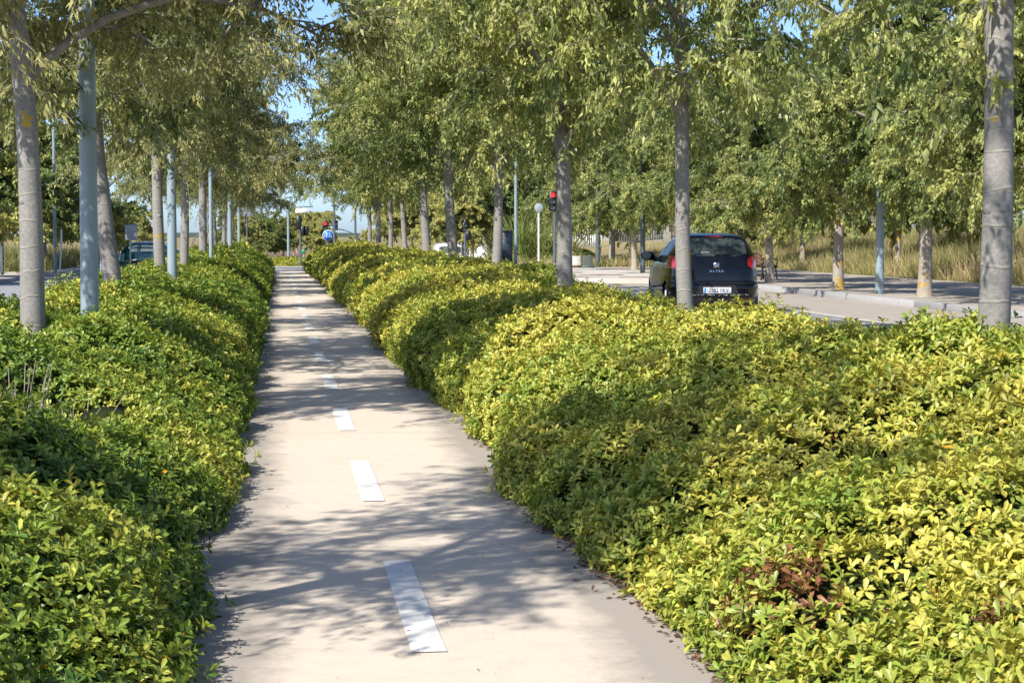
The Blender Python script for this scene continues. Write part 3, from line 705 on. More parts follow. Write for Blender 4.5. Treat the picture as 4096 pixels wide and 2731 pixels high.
for k, (x, y, pr, sp, sc) in enumerate(PAVE):
    if k == 0: continue
    place_tree(BG[pr], x, y, .13, PLAB[k], g, sp, (.0, 0), sc, name='pavement_tree')
FAR = [tree_meshes('far_a', 51, H=5.4, fork=1.9, R=2.5, zlow=1.3, tr=.09, e0=17, limbs=10, sec=9, twg=7, lv=66, L=.14, yel=.55, green=(.13, .17, .05), gold=(.50, .48, .15), bark='bark_bg', wide=.55, lod=3),
       tree_meshes('far_b', 57, H=5.8, fork=1.8, R=2.7, zlow=.9, tr=.10, e0=17, limbs=10, sec=9, twg=7, lv=66, L=.14, yel=.25, green=(.115, .18, .05), gold=(.46, .46, .13), bark='bark_bg', wide=.55, lod=3)]
g = 'second row of trees behind the right pavement'
ROW2 = [(22, 58, 1, 1.25), (22.5, 68, 0, 1.2), (22, 79, 1, 1.2), (27, 64, 0, 1.3), (28, 76, 1, 1.3), (22, 90, 0, 1.2), (30, 92, 1, 1.3), (21, 101, 1, 1.2), (31.5, 113, 0, 1.2), (26, 108, 1, 1.25), (36, 100, 0, 1.3)]
for k, (x, y, pr, sc) in enumerate(ROW2):
    place_tree(FAR[pr], x, y, float(ground_z(np.array(x), np.array(float(y)))), ORD[k] + ' tree from the viewer in the row behind the right pavement', g, k * 1.3, (0, 0), sc, name='background_tree')
g = 'trees beyond the crossing on the right'
FR = [(9.34, 97.5, 0, .85), (10.4, 103, 0, .9), (12.2, 99, 1, .95), (8.2, 118, 0, 1.0), (9.9, 126, 0, 1.0), (12.5, 122, 1, 1.0), (14.5, 110, 1, 1.1), (17.5, 104, 0, 1.1), (7.7, 133, 0, .9), (11, 142, 0, 1.1), (15, 138, 1, 1.2), (18.5, 128, 1, 1.2)]
for k, (x, y, pr, sc) in enumerate(FR):
    place_tree(FAR[pr], x, y, 0, ORD[k] + ' small olive tree counted rightward-and-back beyond the crossing, right of the path', g, k * 2.1, (0, 0), sc, name='background_tree')
g = 'trees in the far median beyond the path end'
FM = [(2.6, 118, 0, .58), (2.3, 136, 0, .66), (1.2, 150, 0, .62), (2.8, 128, 0, .60), (-1.2, 126, 1, .52), (-2.2, 120, 0, .54), (-.2, 140, 1, .56), (-1.6, 150, 0, .60), (1.6, 165, 1, .66), (-3.4, 140, 1, .62), (.3, 128, 1, .46)]
for k, (x, y, pr, sc) in enumerate(FM):
    place_tree(FAR[pr], x, y, -.2, ORD[k] + ' of the small yellowish trees beyond the end of the cycle path', g, k * 1.9 + .6, (0, 0), sc, name='background_tree')
g = 'trees across the left road'
LT = [(-13.9, 72, 1, 1.25), (-13.2, 80, 0, 1.3), (-12.9, 88, 1, 1.35), (-11.6, 95, 1, 1.3), (-12.2, 103, 1, 1.35), (-10.6, 107, 1, 1.15), (-14, 112, 0, 1.4), (-16, 98, 1, 1.4), (-10.6, 116, 0, .78), (-10.2, 126, 0, .68), (-9.5, 138, 0, .62), (-17, 86, 0, 1.3), (-11.8, 122, 1, 1.05)]
for k, (x, y, pr, sc) in enumerate(LT):
    place_tree(FAR[pr], x, y, -.2, ORD[k] + ' tree from the viewer on the far side of the left road', g, k * 1.1, (0, 0), sc, name='background_tree')

# ------------------------------------------------------------------ grasses
def blades(name, x0, x1, y0, y1, n, hmin, hmax, width, cols, lean=.3, clump=.5, zf=ground_z, label=None, thr=-2.0):
    x = RNG.uniform(x0, x1, n); y = RNG.uniform(y0, y1, n); p = np.stack([x, y, 0 * x], -1)
    dn = fbm(p * .35, 81, 2); k = dn > thr + RNG.normal(0, .2, n); x, y, p = x[k], y[k], p[k]; n = len(x)
    p[:, 2] = zf(x, y); hgt = RNG.uniform(hmin, hmax, n) * (1 + clump * vnoise(p * .6, 83))
    tip = np.stack([RNG.normal(0, lean, n), RNG.normal(0, lean, n), np.ones(n)], -1) * hgt[:, None]; a = RNG.random(n) * 3.14
    sd_ = np.stack([np.cos(a), np.sin(a), 0 * a], -1) * width * RNG.uniform(.6, 1.3, n)[:, None]
    mid = p + tip * .55 - np.array([0, 0, 0]); tp = p + tip - np.array([0, 0, 1.0]) * (np.abs(tip[:, :2]).sum(1) * .35)[:, None]
    V = np.stack([p - sd_ * .5, p + sd_ * .5, mid + sd_ * .5, mid - sd_ * .5, tp], 1).reshape(-1, 3)
    i = np.arange(n)[:, None] * 5; F3 = i + np.array([[3, 2, 4]]); F4 = i + np.array([[0, 1, 2, 3]])
    cc = np.array(cols); t = np.clip(.5 + .7 * fbm(p * .5, 85) + RNG.normal(0, .22, n), 0, .999) * (len(cc) - 1); f = np.floor(t).astype(int)
    col = cc[f] + (cc[f + 1] - cc[f]) * (t - f)[:, None]; col = np.repeat(col, 5, 0)
    o = link(name, np_mesh(name, V, [F3, F4], M['blade'], col)); tag(o, kind='stuff')
    if label: o['label'] = label
    return o
STRAW = [(.56, .46, .26), (.50, .40, .21), (.40, .34, .15), (.30, .30, .11), (.19, .24, .07)]
blades('dry_grass', 20.8, 34, 44, 112, 170000, .45, 1.25, .014, STRAW, .42, .5, label='tall dry straw grass covering the bank behind the right pavement', thr=-.8)
blades('dry_grass', 20.5, 28, 30, 50, 40000, .45, 1.2, .014, STRAW, .42, .5, label='tall dry straw grass at the right edge')
blades('reeds', 11.6, 14.6, 93, 104, 4500, 1.0, 2.7, .05, [(.42, .36, .16), (.28, .30, .09), (.16, .23, .06)], .42, .5, label='stand of tall green reeds beyond the corner pavement', thr=-.4)
blades('dry_grass', 9.3, 21, 85.3, 93, 16000, .25, .8, .03, STRAW, .3, .5, label='dry grass beyond the corner pavement')
blades('roadside_grass', -24, -11, 92, 135, 42000, .4, 1.5, .04, [(.40, .33, .16), (.22, .24, .08), (.12, .18, .045)], .3, .5, label='scrubby grass across the left road', thr=-.5)
blades('verge_grass', 20.4, 22.2, 40, 84, 9000, .06, .25, .012, [(.30, .25, .11), (.12, .19, .04), (.10, .18, .03)], .4, .4, zf=lambda x, y: ground_z(x, y) + .10)

# ---- litter along the hedge feet and on the path
def litter(name, n, xf, y0, y1, size, label):
    y = y0 + (y1 - y0) * RNG.random(n) ** 1.7; x = xf(y, n); p = np.stack([x, y, np.full(n, .014)], -1)
    ax = np.stack([RNG.normal(0, 1, n), RNG.normal(0, 1, n), RNG.uniform(0, .35, n)], -1); up = np.stack([RNG.normal(0, .3, n), RNG.normal(0, .3, n), np.ones(n)], -1)
    L = size * RNG.uniform(.5, 1.3, n); c = np.array([.16, .085, .045]) * (1 + .4 * RNG.normal(0, 1, (n, 1)))
    cl = Cloud(); cl.add(*leaf_cloud(p, ax, up, L, L * .42, np.clip(c, .01, .5), 1))
    tag(link(name, cl.mesh(name, M['dead_leaf'])), label, None, None, 'stuff')
litter('leaf_litter', 3200, lambda y, n: hedge_profile('right', y, 0 * y)[0] - np.abs(RNG.normal(-.02, .05, n)) + .03, 4, 30, .04, 'dry brown leaves along the foot of the right hedge')
litter('leaf_litter', 900, lambda y, n: hedge_profile('left', y, 0 * y)[0] + np.abs(RNG.normal(0, .04, n)), 4, 30, .035, 'dry brown leaves along the foot of the left hedge')
litter('path_litter', 130, lambda y, n: RNG.uniform(-.2, 1.5, n), 5, 30, .018, 'scattered dry bits on the beige path')

# ------------------------------------------------------------------ lamp posts, signals, signs
def lamp_post(x, y, dia, label, h=8.0, mat='pole', band=False, group='lamp posts in the left hedge', z0=0.0, arm=1):
    r = empty('lamp_post', (x, y, z0)); tag(r, label, 'lamp post', group)
    a = dia / 2
    MB().tube([(0, 0, 0), (0, 0, .5), (0, 0, 2), (0, 0, h)], [a * 1.12, a * 1.08, a, a * .72], 20).build('pole', M[mat], r, True)
    MB().tube([(0, 0, h - .02), (arm * .5, 0, h + .12), (arm * 1.2, 0, h + .16)], [.035, .032, .03], 10).build('arm', M[mat], r, True)
    MB().box((arm * 1.45, 0, h + .16), (.6, .26, .09), bev=.03).build('lantern', M['galv'], r)
    if band: MB().tube([(0, 0, .98), (0, 0, 1.12)], [a * 1.1, a * 1.1], 20).build('yellow_band', M['yellow'], r, True)
    return r
lamp_post(-1.62, 16.86, .150, 'nearest blue-grey lamp post, standing in the left hedge beside the forked tree')
lamp_post(-1.66, 30.6, .144, 'second blue-grey lamp post in the left hedge, between two grey trunks')
lamp_post(-1.62, 47.0, .09, 'slim blue-grey lamp post half hidden behind a trunk in the left hedge')
lamp_post(-1.62, 65.5, .15, 'blue-grey lamp post with a yellow band in the left hedge', band=True)
lamp_post(-1.62, 80.5, .13, 'last blue-grey lamp post in the left hedge before the crossing')
G2 = 'lamp posts on the right pavement'
lamp_post(14.42, 44.9, .19, 'dark green lamp pole on the right pavement between two lichened trees', mat='pole', group=G2, z0=.15, arm=-1)
lamp_post(15.1, 62.5, .13, 'pale blue lamp pole just right of the black car roof', group=G2, z0=.15, arm=-1)
lamp_post(13.6, 71.0, .17, 'dark lamp pole rising behind the black car roof on its left', mat='pole_dark', group=G2, z0=.15, arm=-1)
lamp_post(14.33, 85.6, .2, 'dark lamp pole beside the stacks of slabs', mat='pole_dark', group=G2, z0=.15, arm=-1)
lamp_post(9.0, 72.7, .12, 'slender pale lamp pole right of the dark cabinet', h=7.0, group=G2, z0=.1, arm=-1)
lamp_post(24.6, 71.5, .17, 'thin pale pole in the dry grass left of the brown-trunked tree', group='poles in the dry grass', z0=.4, h=7)
lamp_post(23.3, 56.0, .16, 'thin pale pole in the dry grass right of the brown-trunked tree', group='poles in the dry grass', z0=.4, h=7)
G3 = 'poles across the left road'
lamp_post(-10.41, 92, .16, 'pale blue lamp pole with a yellow band across the left road', band=True, group=G3, z0=-.15)
lamp_post(-9.3, 93.2, .15, 'blue lamp pole beside a dark trunk across the left road', group=G3, z0=-.15)
r = empty('marker_pole', (-10.15, 92.0, -.15)); tag(r, 'thin white leaning pole beside the yellow-banded lamp pole', 'pole')
MB().tube([(-.06, 0, 0), (.02, 0, 1.0), (.05, 0, 2.0)], .045, 10).build('pole', M['white'], r, True)

def signal_post(name, x, y, z0, h, heads, label, group='traffic signals at the crossing', r0=.055):
    r = empty(name, (x, y, z0)); tag(r, label, 'traffic signal', group)
    MB().tube([(0, 0, 0), (0, 0, h)], [r0, r0 * .9], 12).build('post', M['pole_dark'], r, True)
    for (dx, z, n, face, lit) in heads:          # n lenses; face -1 looks at the viewer, +1 away
        hh = .21 * n + .04
        bx = MB().box((dx, 0, z), (.25, .2, hh), bev=.02).build('signal_head', M['signal'], r)
        for k in range(n):
            zc = z + hh / 2 - .125 - .21 * k
            MB().lathe([(.001, -.012), (.06, -.009), (.088, 0)], (dx, face * .105, zc), 18, 'y').build('lens', M['lit_red'] if (lit == k) else M['lens_grey'], bx, True)
            v = MB(); an = np.linspace(.15, math.pi - .15, 12); V = []
            for yy in (.10, .20):
                for a in an: V.append((dx + .1 * math.cos(a), face * yy, zc + .1 * math.sin(a)))
            v.add(V, [(i, i + 1, i + 13, i + 12) for i in range(11)]).build('visor', M['signal'], bx, True)
        MB().box((dx / 2, 0, z), (abs(dx) + .04, .04, .05)).build('bracket', M['signal'], r)
    return r
signal_post('traffic_signal', 1.04, 91.9, .05, 1.8, [(-.06, 2.12, 3, 1, -1), (.13, 1.72, 2, 1, -1), (.27, 1.72, 2, 1, -1)], 'black signal cluster seen from behind on a thin post at the path end')
s = signal_post('traffic_signal', 2.32, 93.2, .05, 2.3, [(-.08, 1.98, 2, -1, 0), (.42, 1.98, 2, -1, -1)], 'cycle signal showing red above the blue bicycle sign')
signal_post('traffic_signal', 9.22, 95.0, .05, 2.3, [(0, 1.92, 2, -1, -1), (.16, 1.5, 2, 1, -1)], 'unlit signal on a thin post beside the white van')
signal_post('traffic_signal', 9.62, 66.6, .14, 2.9, [(-.08, 2.62, 3, -1, 0)], 'red traffic signal half hidden behind a shadow-marked trunk')
signal_post('traffic_signal', -12.0, 86.0, -.15, 2.6, [(0, 2.7, 3, 1, -1)], 'dark signal behind the trunk at the far left edge', r0=.07)
# bicycle sign
r = empty('cycle_sign', (2.38, 92.95, 0)); tag(r, 'round blue sign with a white bicycle on a grey post', 'sign')
MB().tube([(0, .05, 0), (0, .05, 1.8)], .04, 10).build('post', M['pole_dark'], r, True)
MB().lathe([(.001, -.02), (.262, -.02), (.262, .012), (.001, .012)], (0, 0, 1.56), 32, 'y').build('border', M['white'], r)
dsc = MB().lathe([(.001, -.024), (.243, -.024), (.243, -.018)], (0, 0, 1.56), 32, 'y').build('disc', M['blue'], r)
bk = MB(); yy = -.03
def ring(cx, cz, ra): a = np.linspace(0, 2 * np.pi, 25); bk.tube(np.stack([cx + ra * np.cos(a), np.full(25, yy), cz + ra * np.sin(a)], -1), .009, 6)
ring(-.11, 1.52, .062); ring(.11, 1.52, .062)
for P in ([(-.11, 1.52), (-.055, 1.62), (.065, 1.62), (.0, 1.525), (-.055, 1.62)], [(0, 1.525), (.11, 1.52), (.065, 1.62)], [(-.055, 1.62), (-.07, 1.655), (-.03, 1.66)], [(.065, 1.62), (.08, 1.66), (.05, 1.662), (.1, 1.655)]):
    bk.tube([(a, yy, b_) for a, b_ in P], .010, 6)
bk.build('bicycle_symbol', M['white'], dsc, True)
# posts with bent arms
def bent_post(x, y, z0, pts, label, r0=.06, extra=None):
    r = empty('bent_arm_post', (x, y, z0)); tag(r, label, 'post', 'posts with bent arms')
    MB().tube(pts, np.linspace(r0, r0 * .7, len(pts)), 12).build('arm_post', M['pole_dark'], r, True)
    return r
def arc(p0, p1, p2, n=14):
    t = np.linspace(0, 1, n)[:, None]; p0, p1, p2 = map(np.array, (p0, p1, p2)); return (1 - t) ** 2 * p0 + 2 * t * (1 - t) * p1 + t * t * p2
r = empty('gantry_post', (2.66, 92.2, 0)); tag(r, 'tall dark post rising into leaves beside the bicycle sign', 'post')
MB().tube([(0, 0, 0), (0, 0, 3.4)], [.06, .05], 12).build('post', M['pole_dark'], r, True)
MB().box((0, 0, 3.0), (.26, .18, .12), bev=.02).build('collar', M['pole_dark'], r)
bent_post(3.95, 93.6, 0, np.vstack([[(.25, 0, 0)], arc((.22, 0, .9), (-.1, 0, 1.85), (-1.3, 0, 1.88))]), 'dark curved arm sweeping right from the tall post by the bicycle sign', .03)
r = empty('gantry_post', (3.7, 93.0, 0)); tag(r, 'grey post below the hanging leaves right of the curved arm', 'post')
MB().tube([(0, 0, 0), (0, 0, 3.0)], [.055, .05], 12).build('post', M['pole_dark'], r, True)
MB().lathe([(.001, -.06), (.08, -.03), (.08, .03), (.001, .06)], (-.1, 0, 1.25), 16, 'y').build('button_box', M['pole_dark'], r, True)
bent_post(-7.9, 88.5, -.3, np.vstack([[(0, 0, 0), (0, 0, 2.5)], arc((0, 0, 3.4), (.2, 0, 4.5), (1.7, 0, 4.85))]), 'dark curved lamp arm reaching over the left road behind the leaning tree', .07)
bent_post(-4.05, 90.2, -.2, np.vstack([[(0, 0, 0), (0, 0, .5)], arc((0, 0, .9), (.02, 0, 1.6), (.5, 0, 1.9))]), 'small dark curved post between trunks at the far left of the crossing', .035)
# pole with hanging white luminaire at the path end
r = empty('sign_gantry', (.50, 97.0, 0)); tag(r, 'pale blue pole at the path end with an arm and hanging white panel', 'pole')
MB().tube([(0, 0, 0), (0, 0, 3.02)], [.075, .055], 14).build('pole', M['pole'], r, True)
MB().box((.62, 0, 3.0), (1.24, .05, .06)).build('arm', M['pole'], r)
MB().box((.68, 0, 2.78), (.62, .14, .24), bev=.03).build('panel', M['white'], r)
MB().box((.68, 0, 2.93), (.05, .05, .1)).build('hanger', M['pole'], r)
r = empty('park_bin', (1.25, 96.0, 0)); tag(r, 'small bright green litter bin behind the signal post at the path end', 'litter bin')
MB().tube([(0, 0, 0), (0, 0, .72)], .025, 8).build('post', M['galv'], r, True)
MB().lathe([(.03, .66), (.07, .68), (.10, .80), (.08, .84), (.001, .85)], (0, 0, 0), 14).build('bin_body', M['green_bin'], r, True)
def round_sign(x, y, z0, zc, rad, label, mat='sign_back', bar=False, post='galv', group=None):
    r = empty('round_sign', (x, y, z0)); tag(r, label, 'sign', group)
    MB().tube([(0, .06, 0), (0, .06, zc + rad * .7)], .038, 10).build('post', M[post], r, True)
    d = MB().lathe([(.001, -.012), (rad - .01, -.012), (rad, -.004), (rad, .014), (.001, .014)], (0, 0, zc), 28, 'y').build('disc', M[mat], r)
    if bar: MB().box((0, -.018, zc), (rad * 1.5, .008, rad * .36)).build('white_bar', M['white'], d)
    return r
round_sign(10.38, 76.3, .14, 2.52, .18, 'pale round sign back on a thin white post left of the shadow-marked trunk', post='white')
rs_ = round_sign(-1.42, 88.6, 0, 2.75, .36, 'round pale sign back on a dark post at the end of the left hedge', post='pole_dark')
MB().box((-.22, .03, 2.78), (.22, .02, .5)).build('side_plate', M['sign_back'], rs_)
MB().tube([(0, .06, 1.05), (0, .06, 1.25)], .05, 10).build('orange_band', M['yellow'], rs_, True)
round_sign(-7.95, 88.0, -.3, 2.18, .25, 'red no-entry sign with a white bar behind the leaning tree', 'red_sign', True)
r = empty('road_sign', (-7.2, 95.5, -.3)); tag(r, 'pale blue-grey sign panel on a post above the teal car', 'sign')
MB().tube([(0, .05, 0), (0, .05, 2.35)], .04, 10).build('post', M['galv'], r, True)
MB().box((.05, 0, 2.0), (.6, .03, .75), bev=.01).build('panel', M['sign_back'], r)
r = empty('parking_sign', (9.85, 100.0, 0)); tag(r, 'small square blue sign on a pale post beside the unlit signal', 'sign')
MB().tube([(0, .05, 0), (0, .05, 1.6)], .055, 10).build('post', M['pole'], r, True)
MB().tube([(-.25, .05, 0), (-.25, .05, 1.55)], .05, 10).build('post', M['pole'], r, True)
pn = MB().box((-.15, 0, 1.47), (.66, .03, .36), bev=.01).build('panel', M['navy'], r)
MB().box((-.12, -.02, 1.47), (.18, .01, .24)).build('white_symbol', M['white'], pn)
# cabinet
r = empty('cabinet', (8.55, 71.9, .12)); tag(r, 'tall dark blue-grey cabinet on a beige base behind the right hedge', 'cabinet')
MB().box((0, 0, .16), (.44, .40, .34), bev=.01).build('base', M['beige'], r)
MB().box((0, 0, .95), (.42, .38, 1.26), bev=.02).build('housing', M['totem'], r)
MB().box((0, 0, 1.595), (.47, .43, .05), bev=.012).build('cap', M['totem'], r)
MB().box((0, -.196, .95), (.36, .012, 1.15), bev=.004).build('door', M['totem'], r)
# concrete block and low ramp wall
r = tag(MB().box((9.75, 70.2, .23), (1.9, 1.0, .26), bev=.03).build('concrete_block', M['pale']), 'low pale concrete block at the kerb left of the shadow-marked trunk', 'block')
# slab stacks
def stack(x, y, n, sx, sy, th, mat, label):
    r = empty('slab_stack', (x, y, .15)); tag(r, label, 'slab stack', 'stacks of slabs')
    MB().box((0, 0, .05), (sx + .1, sy, .09)).build('pallet', M['wood'] if mat == 'white' else M['slate_slab'], r)
    for k in range(n):
        MB().box((RNG.normal(0, .012), RNG.normal(0, .01), .1 + th * (k + .5)), (sx * RNG.uniform(.97, 1.02), sy, th * .72), bev=.004).build('slab', M[mat], r)
stack(12.85, 83.0, 9, .5, .42, .045, 'white', 'stack of white slabs at the far corner beside the shadow-marked trunk')
stack(13.42, 82.8, 9, .46, .45, .048, 'slate_slab', 'stack of dark grey slabs right of the white stack')
# bench
r = empty('park_bench', (15.25, 59.6, .15), math.radians(92)); tag(r, 'timber bench with black iron legs right of the black car', 'bench')
for sx in (-.75, .75):
    mb = MB().tube([(sx, -.30, 0), (sx, -.24, .42)], .03, 8).tube([(sx, .22, 0), (sx, .16, .42), (sx, .26, .85)], .03, 8).tube([(sx, -.30, .42), (sx, .18, .42)], .03, 8).tube([(sx, -.28, .42), (sx, -.30, .66), (sx, .18, .68)], .022, 8)
    mb.build('leg', M['iron'], r, True)
for k in range(4): MB().box((0, -.24 + .12 * k, .465), (1.7, .10, .035), bev=.008).build('seat_slat', M['wood'], r)
for k in range(3): MB().box((0, .205 + .025 * k, .58 + .12 * k), (1.7, .035, .10), bev=.008).build('back_slat', M['wood'], r)
# railings
def railing(name, P0, P1, z0a, z0b, h, n, mat, label, bw=.06, rail=.06, group=None):
    P0, P1 = np.array(P0, float), np.array(P1, float); r = empty(name, (P0[0], P0[1], 0)); tag(r, label, 'railing', group)
    D = P1 - P0
    for nm, f in (('top_rail', 1.0), ('bottom_rail', .06)):
        MB().tube([(0, 0, z0a + h * f), (D[0], D[1], z0b + h * f)], rail, 8).build(nm, M[mat], r, True)
    for k in range(n + 1):
        t = k / n; MB().box((D[0] * t, D[1] * t, z0a + (z0b - z0a) * t + h / 2), (bw, bw, h)).build('baluster', M[mat], r)
    return r
gw = 'white balustrades beyond the pavement'
railing('white_railing', (15.3, 100), (17.1, 101), .92, .98, .58, 14, 'white', 'white balustrade section behind the slab stacks', .075, .035, gw)
railing('white_railing', (18.7, 104.5), (21.4, 106), 1.15, 1.35, .58, 18, 'white', 'white balustrade section left of the black car roof', .075, .035, gw)
railing('metal_railing', (-15.5, 84.5), (-12.1, 86.0), -.12, -.12, .92, 12, 'galv', 'grey metal railing on the pavement at the far left', .03, .03)
# white ramp wall and white building
r = empty('ramp_wall', (10.25, 106.5, .05)); r.scale = (.6, .6, .8); tag(r, 'sloping white ramp wall beyond the unlit signal', 'wall')
MB().add([(0, 0, 0), (3.2, 1, 0), (3.2, 1, 1.5), (1.6, .5, 1.15), (0, 0, .2), (0, .3, 0), (3.2, 1.3, 0), (3.2, 1.3, 1.5), (1.6, .8, 1.15), (0, .3, .2)], [(0, 1, 3, 4), (5, 9, 8, 6), (4, 3, 8, 9), (3, 2, 7, 8)]).add([(3.2, 1, 0), (3.2, 1, 1.5), (1.6, .5, 1.15), (3.2, 1.3, 0), (3.2, 1.3, 1.5), (1.6, .8, 1.15)], [(0, 1, 2), (3, 5, 4)]).build('wall', M['white'], r)
r = empty('white_building', (38, 178, 0)); tag(r, 'large white building glimpsed through the crowns above the car', 'building')
MB().box((0, 0, 7.8), (36, 16, 15.6)).build('wall', M['white'], r)
MB().box((0, -8.1, 15.9), (36.6, .5, .6), bev=.05).build('parapet', M['white'], r)
for k in range(12):
    f_ = MB().box((-16 + 2.9 * k, -8.04, 9.0), (1.7, .1, 1.6)).build('window', M['lens_grey'], r)
r = empty('finned_tower', (17.0, 172, 0)); tag(r, 'white tower with vertical fins seen between crowns left of centre', 'building')
MB().box((0, 0, 4.2), (2.6, 2.6, 8.4)).build('wall', M['white'], r)
for k in range(4): MB().box((-1.05 + .7 * k, -1.36, 4.2), (.16, .14, 8.4)).build('fin', M['galv'], r)

# ------------------------------------------------------------------ cars
def make_car(root, prof, paint, axles, wheel_r, win_rear, win_side, win_front, n=5.5, nt_=420, nz=110, detail=True):
    """body shell as a stack of rounded plan outlines; openings are cut and re-filled with their own parts"""
    pz, pr_, pf, pw = [np.array(k, float) for k in zip(*prof)]
    zz = np.concatenate([np.linspace(pz[0], pz[-2], nz - 8), np.linspace(pz[-2], pz[-1], 9)[1:]])
    def sm(a): return np.interp(zz, pz, a)
    def soft(a):
        a = sm(a); k = np.array([1, 2, 3, 2, 1.]) / 9; return np.concatenate([a[:2], np.convolve(a, k, 'valid'), a[-2:]])
    yr, yf, wd = soft(pr_), soft(pf), soft(pw)
    t = np.linspace(0, 2 * np.pi, 4000); x0 = np.sign(np.cos(t)) * np.abs(np.cos(t)) ** (2 / n) * .88; y0 = np.sign(np.sin(t)) * np.abs(np.sin(t)) ** (2 / n) * 2.1
    s = np.concatenate([[0], np.cumsum(np.hypot(np.diff(x0), np.diff(y0)))]); tu = np.interp(np.linspace(0, s[-1], nt_ + 1)[:-1], s, t)
    cx = np.sign(np.cos(tu)) * np.abs(np.cos(tu)) ** (2 / n); cy = np.sign(np.sin(tu)) * np.abs(np.sin(tu)) ** (2 / n)
    X = wd[:, None] * cx[None]; Y = ((yr + yf) / 2)[:, None] + ((yf - yr) / 2)[:, None] * cy[None]; Z = np.repeat(zz[:, None], nt_, 1)
    # gentle side sculpture
    X = X * (1 + .010 * np.sin((Z - .35) * 9))
    P = np.stack([X, Y, Z], -1); mid = lambda A: (A[:-1] + A[1:] + np.roll(A, -1, 1)[:-1] + np.roll(A, -1, 1)[1:]) / 4
    pc = mid(P); x, y, z = pc[..., 0], pc[..., 1], pc[..., 2]
    rearface = y < (np.interp(z, zz, yr) + .34); front = y > (np.interp(z, zz, yf) - .55)
    arch = np.zeros(x.shape, bool)
    for ay in axles: arch |= (np.hypot(y - ay, z - wheel_r) < wheel_r + .055) & (np.abs(x) > .55)
    wr = win_rear(x, y, z) & rearface & ~arch; ws = win_side(x, y, z) & ~rearface & ~front; wf = win_front(x, y, z) & front
    body = ~(arch | wr | ws | wf)
    idx = np.arange(nt_); idx2 = (idx + 1) % nt_
    def faces(mask):
        i, j = np.nonzero(mask); return np.stack([i * nt_ + j, i * nt_ + idx2[j], (i + 1) * nt_ + idx2[j], (i + 1) * nt_ + j], -1)
    flat = P.reshape(-1, 3)
    def part(name, mask, mat, off=0.0):
        f = faces(mask)
        if not len(f): return None
        gu = np.roll(P, -1, 1) - np.roll(P, 1, 1); gv = np.gradient(P, axis=0); nn = nrm(np.cross(gu, gv)).reshape(-1, 3)
        u, inv = np.unique(f, return_inverse=True); return link(name, np_mesh(name, flat[u] + nn[u] * off, inv.reshape(-1, 4), mat, smooth=True), root)
    bd = part('body', body, paint)
    part('rear_window', wr, M['glass'], -.004); part('side_window', ws & (x < 0), M['glass'], -.004); part('side_window', ws & (x > 0), M['glass'], -.004); part('windscreen', wf, M['glass'], -.004)
    under = MB().box((0, (axles[0] + axles[1]) / 2, .34), (1.25, axles[1] - axles[0] + .9, .2)).build('underbody', M['trim'], root)
    for ay in axles:
        for sx in (-1, 1):
            w_ = MB().lathe([(.20, -.09), (wheel_r - .03, -.105), (wheel_r, -.07), (wheel_r, .07), (wheel_r - .03, .105), (.20, .09)], (sx * .76, ay, wheel_r), 30, 'x').build('tyre', M['rubber'], root, True)
            rm = MB().lathe([(.001, .075), (.05, .08), (.06, .05), (.19, .055), (.21, .09)], (0, 0, 0), 30, 'x')
            rm.v = [v * np.array([sx, 1, 1]) + np.array([sx * .77, ay, wheel_r]) for v in rm.v]
            for k in range(5):
                a = k * 1.2566; rm.tube([(sx * .85, ay, wheel_r), (sx * .85, ay + .19 * math.cos(a), wheel_r + .19 * math.sin(a))], [.035, .028], 6)
            rm.build('rim', M['alloy'], w_, True)
    return P, zz, yr, yf, wd, part, (x, y, z), bd

def text(name, body, size, mat, parent, loc, rot, ext=.002, sx=1.0):
    cu = bpy.data.curves.new(name, 'FONT'); cu.body = body; cu.size = size; cu.extrude = ext; cu.align_x = 'CENTER'; cu.align_y = 'CENTER'; cu.materials.append(mat)
    o = bpy.data.objects.new(name, cu); C.objects.link(o); dg = bpy.context.evaluated_depsgraph_get()
    me = bpy.data.meshes.new_from_object(o.evaluated_get(dg)); bpy.data.objects.remove(o); me.name = name
    o = link(name, me, parent, loc); o.rotation_euler = rot; o.scale = (sx, 1, 1); return o

car = empty('hatchback_car', (8.12, 35.0, .0), math.radians(-4.5)); tag(car, 'black hatchback seen from behind on the right road, partly hidden by a slim trunk', 'car')
prof = [(.20, .16, 4.10, .78), (.30, .07, 4.20, .85), (.44, .015, 4.26, .875), (.58, .0, 4.28, .885), (.645, .02, 4.27, .885), (.675, .075, 4.26, .885), (.80, .085, 4.20, .885), (.93, .105, 4.02, .875), (1.02, .13, 3.70, .86), (1.09, .155, 3.28, .838),
        (1.17, .19, 2.98, .81), (1.30, .275, 2.62, .745), (1.42, .365, 2.28, .685), (1.50, .43, 1.98, .635), (1.545, .47, 1.75, .585), (1.575, .60, 1.55, .49), (1.595, .85, 1.35, .34), (1.602, 1.1, 1.12, .05)]
sq = lambda u, v, n: np.abs(u) ** n + np.abs(v) ** n < 1
def wr_(x, y, z): hw = .615 - .42 * (z - 1.18) * .55; return sq(x / hw, (z - 1.335) / .165, 5)
def ws_(x, y, z):
    lo = 1.085 + .02 * (2.2 - y); hi = 1.485
    yfr = 3.05 - (z - 1.09) * 2.35; yre = .72 + (z - 1.09) * .55
    pil = (np.abs(y - 1.95 + (z - 1.1) * .3) < .045) | (np.abs(y - 1.05 - (z - 1.1) * .3) < .03)
    return (z > lo) & (z < hi) & (y < yfr) & (y > yre) & ~pil
def wf_(x, y, z): return (z > 1.13) & (z < 1.50) & (np.abs(x) < .70 - .35 * (z - 1.1))
P, zz, yr, yf, wd, part, (x, y, z), bd = make_car(car, prof, M['black_paint'], (.86, 3.44), .32, wr_, ws_, wf_)
rear = y < np.interp(z, zz, yr) + .62
